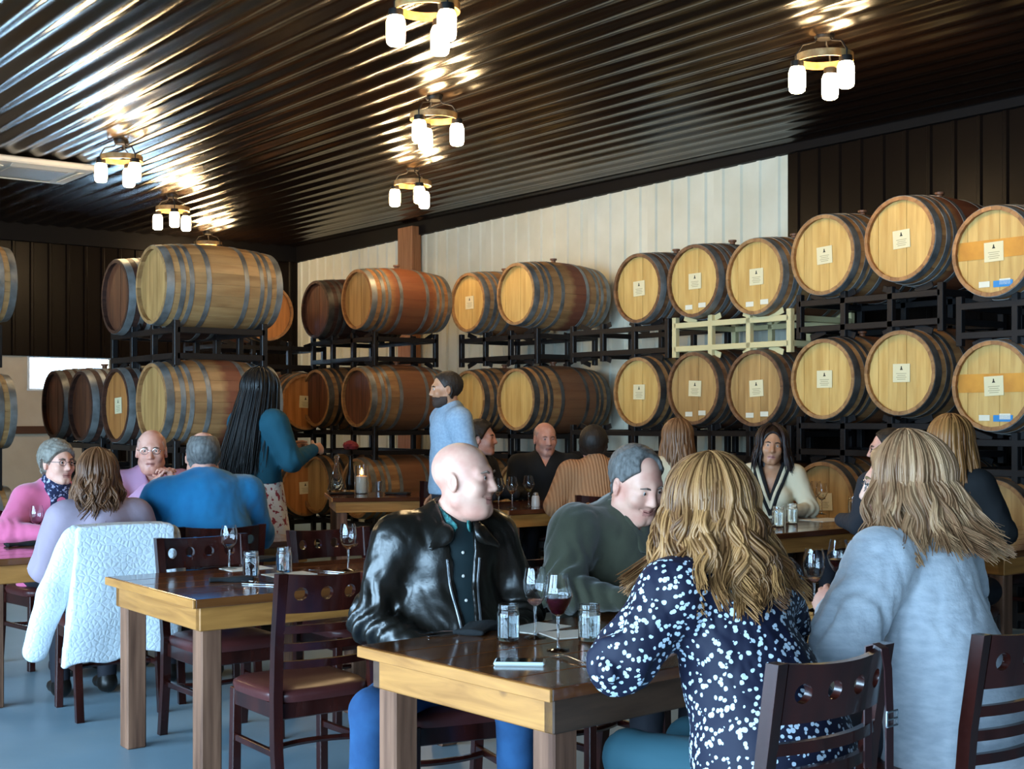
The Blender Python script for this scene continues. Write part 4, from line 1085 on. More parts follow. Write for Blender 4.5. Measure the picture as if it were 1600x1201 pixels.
HA_dark = hair_m('dark_brown_hair', '170d0b', '0f0807', '2a1712'); HA_light = hair_m('light_brown_hair', '6e4a30', '553722', '946a48')
HS_grey = P('grey_hair', '6a6764', 0.6, col2='4d4a47', nscale=(70, 70, 20), bump=0.4); HS_silver = P('silver_hair', '8c857a', 0.6, col2='6a645b', nscale=(70, 70, 20), bump=0.4)
HS_dk = P('short_dark_hair', '2b2019', 0.6, col2='1d150f', nscale=(70, 70, 20), bump=0.4); HS_beard = P('dark_beard', '3a261b', 0.7, bump=0.4, bscale=200)
HS_stub = P('shaved_stubble', 'b59182', 0.6, col2='c09684', nscale=(40, 40, 40))

def nv(a, b): return (a * NU + b * NV)
# ------------------------------------------------------------------ the four at the near table
q = np.array([-0.23, 4.70])
I = person('bald man in a black leather jacket smiling to his side', q, (0.42, -0.91), topname='jacket', top=M_leather, bottom=M_jeans, skin='fair', look=(0.90, -0.40, 0.02), hoff=(-0.045, 0.03, -0.005), head=1.06,
           shw=0.19, chest=0.175, waist=0.175, belly=0.15, loose=0.014, fold=0.010, foldf=17, wrinkle=0.014, armr=0.049, cuff=0.05, res=0.009, hres=0.005, smile=1.0, brow='8a7466', fat=0.010, legres=0.011,
           arm_r=((0.285, 0.02, 0.76), (0.12, 0.28, 0.655)), arm_l=((-0.28, 0.03, 0.76), (-0.12, 0.29, 0.655)), hand_r=((-0.3, 1, 0), (0, 0, -1), 0.5), hand_l=((0.3, 1, 0), (0, 0, -1), 0.5),
           leg_r=((0.10, 0.02, 0.54), (0.385, 0.32, 0.53), (0.39, 0.26, 0.10)), leg_l=((-0.10, 0.02, 0.54), (-0.07, 0.42, 0.53), (-0.10, 0.36, 0.10)), vneck=(0.055, 0.55, -0.01), hem=0.56)
LM = I; p3, p4 = I['p3'], I['p4']
worn(I, 'shirt', lambda Pt: np.maximum(I['torso'](Pt, 0.0) + 0.003 * wob(Pt, 30, 2), 0.5 - Pt[:, 2]), p3 - np.array((.3, .3, .55)), p3 + np.array((.3, .3, .12)), 0.012, M_teals)
def collar(Pt):
    d = 9.0
    for sg in (-1, 1):
        n_ = p4 + np.array((0, -0.075, 0.0)); s_ = p4 + np.array((sg * 0.088, 0.0, -0.004)); f_ = p4 + np.array((sg * 0.070, 0.108, -0.070))
        d = np.minimum(d, cone(Pt, n_, s_, 0.030, 0.032, ((sg * .6, .2, 0.35), 0.45))); d = sm(d, cone(Pt, s_, f_, 0.032, 0.030, ((sg * .6, .5, 0.5), 0.38)), 0.02)
        d = sm(d, cone(Pt, f_, f_ + np.array((sg * 0.055, 0.016, -0.040)), 0.034, 0.010, ((sg * .3, 1, 0.4), 0.35)), 0.02)
    return d
worn(I, 'jacket_collar', collar, p4 - .16, p4 + .14, 0.006, M_leather)
def scollar(Pt):
    d = 9.0
    for sg in (-1, 1):
        s_ = p4 + np.array((sg * 0.064, 0.01, 0.012)); f_ = p4 + np.array((sg * 0.030, 0.088, -0.046))
        d = np.minimum(d, cone(Pt, s_, f_, 0.022, 0.020, ((sg * .8, .5, 0.2), 0.32)))
    return d
worn(I, 'shirt_collar', scollar, p4 - .13, p4 + .12, 0.006, P('teal_check_shirt', '1f4c50', 0.7, col2='3f8a86', nscale=(70, 70, 70)))
for sg in (-1, 1):
    zp = MB().tube([surf_y(I, -0.01 + sg * (0.055 * (1 - t * 0.72) + 0.006), p3[2] - 0.07 - 0.36 * t, 0.016) for t in np.linspace(0, 1, 14)], 0.0045, 5); mk('zip', zp, M_silver, I['t'])
for kz in range(4): mk('shirt_button', MB().ball(surf_y(I, -0.01, p3[2] - 0.05 - 0.08 * kz, 0.004), (0.006, 0.004, 0.006), 8), M_eyew, I['t'])
chair(q - 0.0 * NV, (0.42, -0.91), 'mahogany chair under the man in leather jacket')

q = np.array([0.33, 5.17])
I = person('man in olive green pullover looking down at the table', q, (0.60, -0.80), topname='pullover', top=M_olive, skin='fair', look=(0.50, -0.80, -0.40), tilt=0.08, hoff=(0.0, 0.06, -0.035), head=1.10, lean=(0.0, 0.13),
           shw=0.225, chest=0.195, waist=0.19, belly=0.17, loose=0.012, fold=0.017, foldf=14, wrinkle=0.014, armr=0.064, res=0.009, hres=0.005, smile=0.9, brow='6b5a50', fat=0.014, size=1.0,
           arm_r=((0.335, 0.20, 0.835), (0.20, 0.38, 0.815)), arm_l=((-0.33, 0.16, 0.83), (-0.14, 0.37, 0.815)), hand_r=((-0.8, 0.7, -0.1), (-0.2, -0.4, -1), 0.55), hand_l=((0.8, 0.7, -0.1), (0.2, -0.4, -1), 0.6), vneck=(0.05, 0.17, 0.0))
p3, p4 = I['p3'], I['p4']; GI = I
def ring(Pt):
    d = 9.0
    for sg in (-1, 1):
        n_ = p4 + np.array((0, -0.072, 0.004)); s_ = p4 + np.array((sg * 0.068, 0.0, 0.0)); f_ = p4 + np.array((sg * 0.040, 0.074, -0.04)); v_ = p4 + np.array((sg * 0.008, 0.105, -0.15))
        d = np.minimum(d, cone(Pt, n_, s_, 0.022, 0.022, ((sg, 0, 0), 0.6))); d = sm(d, cone(Pt, s_, f_, 0.022, 0.020, ((sg, .6, 0), 0.55)), 0.02); d = sm(d, cone(Pt, f_, v_, 0.020, 0.016, ((0, 1, 0.3), 0.5)), 0.02)
    return d
worn(I, 'collar', ring, p4 - .2, p4 + .15, 0.007, M_olive)
hair_short(I, HS_grey, 0.010, bald=((0, 0.105, 0.115), (0.075, 0.075, 0.07)), line=((0, 0.80, -0.6), 0.002), rough=0.004)
chair(q, (0.60, -0.80), 'mahogany chair under the man in olive pullover')

q = np.array([0.675, 3.44])
I = person('woman in navy blouse with white petals seen from behind', q, (-0.62, 0.785), fem=True, topname='blouse', top=M_petal, bottom=M_teald, skin='fair', look=(-0.55, 0.83, -0.05), lean=(-0.03, 0.16), hoff=(-0.0, 0.02, -0.01), head=1.04,
           shw=0.19, chest=0.165, waist=0.165, hip=0.20, loose=0.016, fold=0.013, wrinkle=0.012, armr=0.056, cuff=0.045, res=0.009, hres=0.007, hem=0.42, dz=-0.03, skirted=0.015,
           arm_l=((-0.335, 0.22, 0.835), (-0.14, 0.42, 0.815)), arm_r=((0.30, 0.24, 0.85), (0.12, 0.42, 0.815)), hand_l=((0.7, 0.7, 0), (0, 0, -1), 0.4), hand_r=((-0.7, 0.7, 0), (0, 0, -1), 0.4), hand_res=0.008)
hair_long(I, HA_blonde, 0.25, 0.06, 2200, 0.020, 2.2, 0.028, 0.75, 11, 0.0042, outcurl=0.05, back=0.02, s_clumps=64)
chair(np.array([0.60, 3.37]), NV, 'near mahogany chair with a brown strap, under the woman in petal blouse')

q = np.array([1.28, 3.88])
I = person('woman in pale grey knit sweater seen from behind, face turned left', q, (-0.70, 0.71), fem=True, topname='sweater', top=M_grey, bottom=M_darkcloth, skin='fair', look=(-0.93, 0.30, -0.05), lean=(0.0, 0.12), hoff=(0.0, 0.02, 0.0), head=1.04,
           shw=0.20, chest=0.165, waist=0.165, hip=0.195, loose=0.022, armk=0.022, fold=0.015, foldf=13, wrinkle=0.014, armr=0.060, cuff=0.05, res=0.009, hres=0.005, hem=0.44, dz=0.01, skirted=0.02,
           arm_l=((-0.345, 0.15, 0.835), (-0.10, 0.33, 0.86)), arm_r=((0.34, 0.16, 0.86), (0.12, 0.36, 0.815)), hand_l=((0.25, 0.7, 0.45), (0.9, 0, -0.3), 0.6), hand_r=((-0.6, 0.7, 0), (0, 0, -1), 0.4), brow='7a6240')
hair_long(I, HA_ash, 0.21, 0.075, 2200, 0.012, 1.6, 0.034, 0.85, 21, 0.0042, outcurl=0.05, back=0.03, s_clumps=80)
glasses(I, M_silver)
chair(np.array([1.205, 3.775]), NV, 'mahogany chair at the lower right under the grey sweater')

# ------------------------------------------------------------------ the four at the left table
q = np.array([-2.74, 7.95])
I = person('grey-haired woman with glasses, pink cardigan and scarf', q, (0.70, -0.72), fem=True, topname='cardigan', top=M_pink, skin='fair', look=(0.80, -0.60, 0.0), hoff=(0, 0.02, 0), head=1.05, dz=-0.06, lean=(0, 0.06), res=0.014, hres=0.0065, armr=0.052, brow='5a4a40', chest=0.16, loose=0.014,
           arm_r=((0.33, 0.18, 0.80), (0.16, 0.36, 0.80)), hand_r=((-0.7, 0.6, 0), (0, 0, -1), 0.4))
hair_short(I, HS_silver, 0.020, line=((0, 0.80, -0.6), 0.020), zmin=-0.05, rough=0.006); glasses(I)
p3, p4 = I['p3'], I['p4']
worn(I, 'scarf', lambda Pt: sm(np.abs(cone(Pt, p4 + (0, 0.01, -0.03), p4 + (0, 0.01, 0.0), 0.078, 0.07)) - 0.014, np.minimum(cone(Pt, p4 + (0.045, 0.06, -0.03), p4 + (0.03, 0.13, -0.26), 0.03, 0.04, ((0, 1, 0), 0.5)), cone(Pt, p4 + (-0.045, 0.06, -0.03), p4 + (-0.04, 0.13, -0.24), 0.03, 0.04, ((0, 1, 0), 0.5))), 0.03), p4 - np.array((.15, .15, .32)), p4 + np.array((.15, .2, .07)), 0.010, M_scarf)
chair(q, (0.70, -0.72), 'mahogany chair under the woman in pink cardigan')
q = np.array([-2.27, 8.34])
I = person('man in lilac pink shirt with hands clasped at his chin', q, (0.45, -0.89), topname='shirt', top=M_pinks, skin='pink', look=(0.20, -0.98, -0.02), head=1.08, hoff=(0, 0.02, 0), lean=(0, 0.10), res=0.013, hres=0.0065, brow='6b5346', shw=0.21, chest=0.18, loose=0.014, fold=0.008, vneck=(0.045, 0.12, 0), fat=0.004,
           arm_r=((0.23, 0.34, 0.84), (0.02, 0.35, 1.06)), arm_l=((-0.26, 0.34, 0.84), (-0.10, 0.36, 1.06)), hand_r=((-0.5, 0.1, 0.75), (-0.7, 0.2, -0.6), 0.8), hand_l=((0.5, 0.1, 0.75), (0.7, 0.2, -0.6), 0.8), sleeve=0.86)
hair_short(I, HS_stub, 0.003, bald=((0, 0.03, 0.11), (0.09, 0.115, 0.07)), rough=0.0006, name='hair_stubble'); glasses(I, M_silver)
chair(q, (0.45, -0.89), 'mahogany chair under the man in pink shirt')
q = np.array([-2.03, 6.72])
I = person('brown-haired woman in lavender top with her back to the camera', q, (-0.55, 0.83), fem=True, topname='top', top=M_lav, skin='fair', look=(-0.2, 0.97, -0.02), lean=(0, 0.10), dz=-0.09, res=0.012, hres=0.009, shw=0.185, chest=0.16, loose=0.016, armr=0.056)
hair_long(I, HA_brown, 0.24, 0.035, 600, 0.014, 2.4, 0.020, 0.9, 31, 0.0055, s_clumps=50)
jch = chair(q - 0.02 * V, (-0.55, 0.83), 'mahogany chair draped with the white quilted jacket')
q = np.array([-1.60, 7.12])
I = person('large man in bright blue pullover seen from behind', q, (-0.45, 0.89), topname='pullover', top=M_blue, skin='pink', look=(-0.35, 0.93, 0.0), lean=(0, 0.12), res=0.012, hres=0.0075, head=1.06, shw=0.235, chest=0.215, waist=0.225, hip=0.22, armr=0.064, loose=0.016, fold=0.012,
           arm_r=((0.325, 0.22, 0.80), (0.13, 0.40, 0.80)), arm_l=((-0.345, 0.22, 0.80), (-0.15, 0.40, 0.80)), fat=0.01)
hair_short(I, HS_grey, 0.007, bald=((0, 0.0, 0.125), (0.062, 0.095, 0.05)), zmin=-0.06)
p4 = I['p4']
worn(I, 'collar', lambda Pt: np.maximum(np.abs(cone(Pt, p4 + (0, -0.012, -0.05), p4 + (0, -0.012, 0.02), 0.085, 0.070)) - 0.008, Pt[:, 2] - p4[2] - 0.015), p4 - .14, p4 + .14, 0.008, M_blue)
chair(q, (-0.45, 0.89), 'mahogany chair behind the man in blue pullover')

# ------------------------------------------------------------------ standing people
I = person('standing woman with long black hair, teal cardigan and floral skirt', (-1.66, 8.80), (0.62, 0.78), True, fem=True, topname='cardigan', top=M_dteal, bottom=M_blackc, skin='tan', look=(0.80, 0.60, -0.15), size=0.96, res=0.013, hres=0.009, loose=0.016, hem=1.02, shw=0.18, waist=0.14,
           arm_r=((0.25, 0.06, 1.17), (0.20, 0.30, 1.24)), arm_l=((-0.25, 0.04, 1.17), (-0.05, 0.30, 1.24)), hand_r=((-0.2, 1, 0.1), (-0.8, 0, -0.3), 0.6), hand_l=((0.2, 1, 0.1), (0.8, 0, -0.3), 0.6), skirt=(M_floral, 1.06, 0.60, 0.165, 0.235))
hair_long(I, HA_black, 0.56, 0.045, 1100, 0.004, 1.0, 0.026, 0.8, 41, 0.009, s_clumps=200, lenvar=0.06, back=0.09, spread=0.014)
I = person('bearded man in light blue shirt standing by the barrels', (-0.43, 9.35), (-0.93, -0.36), True, topname='shirt', top=M_lshirt, skin='tan', look=(-0.97, -0.22, -0.03), res=0.013, hres=0.007, brow='2b1d15', loose=0.014, fold=0.008, hem=0.92, size=0.985,
           arm_r=((0.25, -0.06, 1.14), (0.23, 0.04, 0.90)), arm_l=((-0.25, -0.06, 1.14), (-0.23, 0.04, 0.90)), hand_r=((0, .3, -1), (-1, 0, 0), 0.4), hand_l=((0, .3, -1), (1, 0, 0), 0.4))
hair_short(I, HS_dk, 0.012); th = I['HEAD'][3]; pc = I['HEAD'][1]
def beard(Pt):
    q_ = th(Pt); d = head_sdf(q_, {}) - 0.006; d = np.maximum(d, q_[:, 2] + 0.046 + 0.25 * np.maximum(0.085 - q_[:, 1], 0) * (q_[:, 1] > 0.05)); d = np.maximum(d, 0.0 - q_[:, 1]); d = np.maximum(d, -ell(q_, (0, 0.10, -0.068), (0.018, 0.03, 0.008))); return d
worn(I, 'beard', beard, pc - .16, pc + .16, 0.007, HS_beard)

# ------------------------------------------------------------------ people at the far tables
def tp(c, u, v): return np.array(c) + u * U + v * V
q = tp(H_, 0.50, 1.08)
I = person('dark-haired woman in profile behind the bald leather jacket man', q, (0.85, -0.52), fem=True, topname='blouse', top=M_charc, skin='pink', look=(0.97, -0.25, 0.05), head=1.15, res=0.016, hres=0.0085, smile=1, brow='2b1d15', dz=0.03)
hair_short(I, HS_dk, 0.024, line=((0, 0.86, -0.5), 0.020), zmin=-0.09, rough=0.005, res=0.009); chair(q, (0.6, -0.8), 'mahogany chair under the dark-haired woman in profile')
q = tp(H_, 1.20, 1.08)
I = person('bald man in black sweater at the far table', q, (0.0, -1.0), topname='sweater', top=M_blackc, skin='pink', look=(0.28, -0.96, -0.05), head=1.16, res=0.016, hres=0.0085, brow='7a5a4a', shw=0.235, chest=0.20, dz=0.02, vneck=(0.05, 0.10, 0))
hair_short(I, HS_stub, 0.002, bald=((0, 0.03, 0.11), (0.09, 0.115, 0.07)), rough=0.0005, res=0.010, name='hair_stubble'); chair(q, (0, -1), 'mahogany chair under the bald man in black')
q = tp(H_, 0.55, -0.32)
I = person('person in apricot ribbed sweater seen from behind at the far table', q, (-0.25, 0.97), topname='sweater', top=M_orange, skin='pink', look=(0.2, 0.98, 0.0), head=1.14, res=0.014, hres=0.010, lean=(0.05, 0.16), loose=0.02, shw=0.21)
hair_short(I, HS_dk, 0.016, res=0.010); chair(q, (-0.25, 0.97), 'mahogany chair under the person in apricot sweater')
q = np.array([1.24, 9.75])
I = person('long-haired woman in cream top seen from behind', q, (-0.2, 0.98), fem=True, topname='top', top=M_cream, skin='tan', look=(0.2, 0.98, 0), head=1.14, res=0.015, hres=0.011, loose=0.018, dz=0.04, lean=(-.02, .02))
hair_long(I, HA_light, 0.30, 0.02, 150, 0.008, 1.5, 0.018, 0.85, 51, 0.012); chair(q, (-0.2, 0.98), 'mahogany chair under the woman in cream top')
q = np.array([1.87, 9.66])
I = person('dark-haired woman in striped V-neck facing the camera', q, (-0.30, -0.95), fem=True, topname='sweater', top=M_cream, skin='tan', look=(-0.12, -0.98, 0.0), tilt=-0.1, head=1.13, res=0.013, hres=0.0075, brow='1d1210', vneck=(0.085, 0.26, 0), bust=True)
p3, p4 = I['p3'], I['p4']
for nm, mm_, o_ in (('neckline_black', M_blackc, 0.0), ('neckline_white', M_cream, 0.026), ('neckline_edge', M_blackc, 0.050)):
    mb = MB()
    for sg in (-1, 1):
        pts = [surf_y(I, sg * ((0.085 + o_) * (1 - t)), p4[2] - (0.26 + o_ * 2.2) * t, 0.010) for t in np.linspace(0, 1, 10)]
        mb.tube(pts, 0.014, 6, flat=0.7)
    mk(nm, mb, mm_, I['t'])
hair_long(I, HA_dark, 0.20, 0.03, 200, 0.008, 1.4, 0.022, 0.75, 61, 0.011); chair(q, (-0.30, -0.95), 'mahogany chair under the woman in V-neck')
q = np.array([2.38, 8.42])
I = person('man in charcoal shirt partly hidden by the grey sweater woman', q, (-0.60, 0.80), topname='shirt', top=M_charc, skin='pink', look=(-0.97, 0.2, 0), head=1.08, res=0.015, hres=0.0085, shw=0.22, brow='3a2c24')
hair_short(I, HS_dk, 0.012, res=0.009); glasses(I); chair(q, (-0.60, 0.80), 'mahogany chair under the man in charcoal')
q = np.array([2.27, 6.98])
I = person('auburn long-haired woman behind the grey sweater woman', q, (0.6, 0.8), fem=True, topname='top', top=M_blackc, skin='fair', look=(0.5, 0.87, 0), head=1.08, res=0.015, hres=0.010, dz=0.07)
hair_long(I, HA_red, 0.30, 0.03, 220, 0.007, 1.3, 0.022, 0.8, 71, 0.011); chair(q, (0.6, 0.8), 'mahogany chair under the auburn-haired woman')
# ------------------------------------------------------------------ empty chairs
chair((-0.80, 5.10), V2, 'empty mahogany chair at the near side of the empty table')
chair((-1.31, 6.11), -V2, 'empty mahogany chair tucked under the far side of the empty table, left')
chair((-0.77, 6.52), -V2, 'empty mahogany chair at the far side of the empty table, right')
chair(tp((G_[0], G_[1]), 1.62, 1.15), -V, 'mahogany chair beyond the table at the right edge')
chair(tp((CT[0], CT[1]), 0.9, -0.35), (-0.2, 0.98), 'mahogany chair in front of the candle table')
kill(chair0)

# ------------------------------------------------------------------ jacket on the chair, strap on the chair
def quilt():
    m = P('white_quilted_cloth', 'd6dde2', 0.85); T = NT(m); tc = T.n('ShaderNodeTexCoord')
    vo = T.n('ShaderNodeTexVoronoi', feature='DISTANCE_TO_EDGE'); vo.inputs['Scale'].default_value = 38; T.l(tc.outputs['Object'], vo.inputs['Vector'])
    rp = T.n('ShaderNodeMapRange'); rp.inputs[2].default_value = 0.25; T.l(vo.outputs['Distance'], rp.inputs[0])
    bp = T.n('ShaderNodeBump'); bp.inputs['Strength'].default_value = 0.28; bp.inputs['Distance'].default_value = 0.008; T.l(rp.outputs[0], bp.inputs['Height']); T.l(bp.outputs[0], T.b.inputs['Normal']); return m
M_quilt = quilt()
jk = thing('quilted_jacket', 'white quilted jacket hung over the back of a chair', 'jacket', jch.location, jch.rotation_euler.z)
def jbody(Pt):
    x, y, z = Pt[:, 0], Pt[:, 1], Pt[:, 2]
    t = np.clip((0.90 - z) / 0.62, 0, 1)
    w = 0.235 + 0.045 * t; cx = -0.02 * t
    yc = -0.235 - 0.05 * np.sin(t * 2.2) + 0.018 * np.sin(x * 16 + t * 2) * t + 0.02 * wob(Pt, 12, 5) * t
    th_ = 0.050 * (1 - t) + 0.022
    hem = 0.30 + 0.10 * np.clip(x + 0.05, -0.3, 0.35) + 0.015 * np.sin(x * 22)
    d = np.maximum(np.maximum(np.abs(x - cx) - w, np.abs(y - yc) - th_), np.maximum(hem - z, z - 0.935 + 0.25 * x * x))
    d2 = np.maximum(np.maximum(np.abs(x) - 0.22, np.abs(y + 0.225) - 0.075), np.abs(z - 0.90) - 0.035)
    return sm(d, d2, 0.03)
def jslv(Pt):
    a = sm(cone(Pt, (-0.225, -0.25, 0.87), (-0.33, -0.24, 0.62), 0.075, 0.070, ((0, 1, 0), 0.6)), cone(Pt, (-0.33, -0.24, 0.62), (-0.40, -0.20, 0.36), 0.070, 0.060, ((0, 1, 0), 0.6)), 0.03)
    return a + 0.006 * wob(Pt, 20, 8)
def jslv2(Pt):
    return sm(cone(Pt, (0.235, -0.23, 0.87), (0.30, -0.14, 0.62), 0.06, 0.06, ((0, 1, 0), 0.6)), cone(Pt, (0.30, -0.14, 0.62), (0.29, -0.10, 0.38), 0.06, 0.055, ((0, 1, 0), 0.6)), 0.03) + 0.006 * wob(Pt, 20, 9)
for nm, fn, lo, hi in (('jacket_body', jbody, (-.38, -.42, .16), (.38, -.08, 1.0)), ('sleeve', jslv, (-.52, -.36, .26), (-.1, -.08, .98)), ('sleeve', jslv2, (.12, -.36, .28), (.42, 0.0, .98))):
    v, f = nets(fn, lo, hi, 0.010); mk(nm, mesh_np(nm, v, f), M_quilt, jk)
mk('button', MB().lathe([(0.006, 0), (0.020, 0.001), (0.022, 0.005), (0.018, 0.008), (0.008, 0.006), (0.006, 0)], 16, axis='y', c=(0.07, -0.345, 0.63)), M_wtape, jk)

M_strap = P('brown_strap_leather', '3a1f20', 0.4)
cc = np.array([0.60, 3.37]); sx = cc + 0.152 * NU - 0.285 * NV
st = thing('bag_strap', 'brown leather bag strap with buckle looped over the near chair back', 'strap', (sx[0], sx[1], 0), NRA)
def ribbon(path, w, th_=0.004):
    m = MB(); n = len(path); v = []
    for (y, z) in path: v += [(-w / 2, y, z), (w / 2, y, z), (w / 2, y + th_, z + th_ * .5), (-w / 2, y + th_, z + th_ * .5)]
    f = [(i * 4 + k, i * 4 + (k + 1) % 4, i * 4 + 4 + (k + 1) % 4, i * 4 + 4 + k) for i in range(n - 1) for k in range(4)]; return m.add(v, f)
mk('strap_front', ribbon([(0.045, 0.60), (0.045, 0.85), (0.042, 0.898), (0.02, 0.906), (-0.002, 0.898), (-0.012, 0.85), (-0.016, 0.75), (-0.016, 0.55), (-0.014, 0.40)], 0.030), M_strap, st)
bk = MB()
for (a, b) in (((-.022, .75), (.022, .75)), ((.022, .75), (.022, .715)), ((.022, .715), (-.022, .715)), ((-.022, .715), (-.022, .75)), ((-.022, .732), (.022, .732))): bk.tube([(a[0], -0.022, a[1]), (b[0], -0.022, b[1])], 0.0028, 6)
mk('buckle', bk, M_silver, st)

# ------------------------------------------------------------------ glassware and table things
M_glass = P('clear_glass', 'ffffff', 0.0, trans=1.0, ior=1.45); M_wine = P('red_wine', '2a0410', 0.02, spec=0.5, coat=0.3); M_water = P('water', 'f2f8fa', 0.0, trans=1.0, ior=1.20)
M_blkcloth = P('black_napkin_cloth', '101214', 0.9, bump=0.2, bscale=120); M_steel = P('cutlery_steel', 'c4c6c8', 0.18, metal=1.0); M_sheet = P('menu_paper', 'd8d0c2', 0.8)
def wine_glass(p, label, h=0.215, fill=0.0, group='wine glasses on the tables', wine=None, k=1.0):
    t = thing('wine_glass', label, 'glass', p, 0, group); b0 = h * 0.45; bh = h - b0; R = 0.040 * k
    outer = [(0.005, b0), (0.020, b0 + bh * .08), (0.033, b0 + bh * .25), (R, b0 + bh * .48), (0.039, b0 + bh * .70), (0.032, h)]
    inner = [(r - 0.0014, z + (0.0025 if i < 2 else 0)) for i, (r, z) in enumerate(outer)][::-1]
    inner[-1] = (0.0005, b0 + 0.004)
    mk('bowl', MB().lathe([(0.0005, b0 - 0.001)] + outer + inner, 28), M_glass, t, smooth=60)
    mk('stem', MB().lathe([(0.0055, 0.006), (0.004, 0.02), (0.0036, b0 * .6), (0.005, b0)], 12, cap=True), M_glass, t, smooth=60)
    mk('foot', MB().lathe([(0.0005, 0.0), (0.034, 0.0), (0.035, 0.002), (0.018, 0.005), (0.0055, 0.009), (0.0005, 0.009)], 28), M_glass, t, smooth=60)
    if fill > 0:
        zt = b0 + bh * fill; pr = [(0.0005, b0 + 0.006)]
        for r, z in outer:
            if b0 + 0.006 < z < zt: pr.append((r - 0.0022, z))
        pr += [(np.interp(zt, [z for r, z in outer], [r for r, z in outer]) - 0.0022, zt), (0.0005, zt)]
        mk('wine', MB().lathe(pr, 28), wine or M_wine, t, smooth=60)
    return t
def tumbler(p, label, h=0.115, r=0.036, water=0.7, group='jar tumblers on the tables'):
    t = thing('tumbler', label, 'glass', p, 0, group)
    prof = [(0.0005, 0.0), (r - 0.004, 0.0), (r, 0.006), (r, h * .72), (r - 0.001, h * .78), (r - 0.004, h * .82), (r - 0.004, h * .86), (r - 0.0025, h * .87), (r - 0.004, h * .90), (r - 0.0025, h * .92), (r - 0.004, h * .95), (r - 0.004, h), (r - 0.006, h), (r - 0.006, h * .80), (r - 0.003, h * .74), (r - 0.003, 0.012), (0.0005, 0.010)]
    mk('jar_glass', MB().lathe(prof, 28), M_glass, t, smooth=60)
    if water: mk('water', MB().lathe([(0.0005, 0.0105), (r - 0.0036, 0.0125), (r - 0.0036, h * water), (0.0005, h * water)], 24), M_water, t, smooth=60)
    return t
def flat_thing(name, label, cat, c, rz, boxes, mat, group=None):
    t = thing(name, label, cat, c, rz, group); return t
def napkin(c, rz, label, s=(0.20, 0.085)):
    m = MB()
    def fn(Pt):
        x, y, z = Pt.T; e = 0.012 + 0.004 * np.sin(x * 30) + 0.003 * np.sin(y * 60 + 2)
        return np.maximum(np.maximum(np.abs(x) - s[0] / 2, np.abs(y) - s[1] / 2 - 0.004 * np.sin(x * 40)), np.abs(z - 0.010) - e * .8)
    v, f = nets(fn, (-s[0] / 2 - .02, -s[1] / 2 - .02, -.01), (s[0] / 2 + .02, s[1] / 2 + .02, .04), 0.006); v[:, 2] = np.maximum(v[:, 2], 0.0005)
    o = mk('napkin', mesh_np('napkin', v, f), M_blkcloth, None, c, rz); return tag(o, label, 'napkin', 'folded black napkins')
def fork(c, rz, label):
    t = thing('fork', label, 'fork', c, rz, 'forks on the tables')
    mk('handle', MB().tube([(0, -0.11, 0.004), (0, -0.05, 0.006), (0, 0.02, 0.010), (0, 0.035, 0.008)], [0.006, 0.005, 0.003, 0.004], 8, flat=0.4), M_steel, t)
    mk('neck', MB().box((0, 0.045, 0.008), (0.024, 0.022, 0.002), 0.0005), M_steel, t)
    for k in range(4): mk('tine', MB().tube([(-0.0105 + 0.007 * k, 0.054, 0.008), (-0.0105 + 0.007 * k, 0.078, 0.004), (-0.0105 + 0.007 * k, 0.096, 0.007)], [0.0014, 0.0014, 0.0008], 6), M_steel, t)
    return t
def knife(c, rz, label):
    t = thing('knife', label, 'knife', c, rz, 'knives on the tables')
    mk('handle', MB().box((0, -0.06, 0.004), (0.012, 0.10, 0.006), 0.002), M_steel, t); mk('blade', MB().box((0, 0.045, 0.004), (0.015, 0.11, 0.002), 0.0006), M_steel, t); return t
def sheet_(c, rz, label, s=(0.21, 0.14)):
    return tag(mk('menu_sheet', MB().box((0, 0, 0.001), (s[0], s[1], 0.002), 0), M_sheet, None, c, rz), label, 'paper', 'menu sheets on the tables')
# near table
sheet_(on(838, 981), NRA + 0.2, 'tan menu sheet under the empty wine glass'); sheet_(on(900, 990), NRA - 0.3, 'white menu sheet behind the filled red wine glass')
tumbler(on(794, 1000), 'jar tumbler of water in front of the leather jacket man'); tumbler(on(921, 1000), 'jar tumbler of water behind the petal sleeve')
wine_glass(on(836, 996), 'nearly empty wine glass beside the glass of red wine', 0.225, 0.16, wine=P('rose_wine', 'c9948a', 0.02, trans=0.8)); wine_glass(on(872, 1016), 'large glass of red wine on the near table', 0.232, 0.46, k=1.12)
wine_glass(on(1272, 953), 'nearly empty wine glass between the two women', 0.225, 0.14, wine=MATS['rose_wine']); wine_glass(on(1310, 938), 'glass of red wine beside the grey sweater sleeve', 0.235, 0.42, k=1.12)
nk = napkin(on(748, 985), NRA + 0.55, 'folded black napkin before the leather jacket man', (0.22, 0.10))
ph = thing('mobile_phone', 'mobile phone in white case lying on the near table', 'phone', on(812, 1037), NRA - 0.78)
mk('case', MB().box((0, 0, 0.0055), (0.146, 0.072, 0.011), 0.0045), P('white_phone_case', 'c9d6d6', 0.4), ph); mk('screen', MB().box((0, 0, 0.0112), (0.134, 0.062, 0.001), 0.0003), P('phone_screen', '0b0c0e', 0.06, spec=0.8), ph)
fork(on(893, 1032), 0.5, 'fork beside the petal sleeve on the near table'); fork(on(700, 990), NRA + 1.2, 'fork on the near table beside the black napkin'); knife(on(712, 992), NRA + 1.35, 'knife on the near table beside the black napkin')
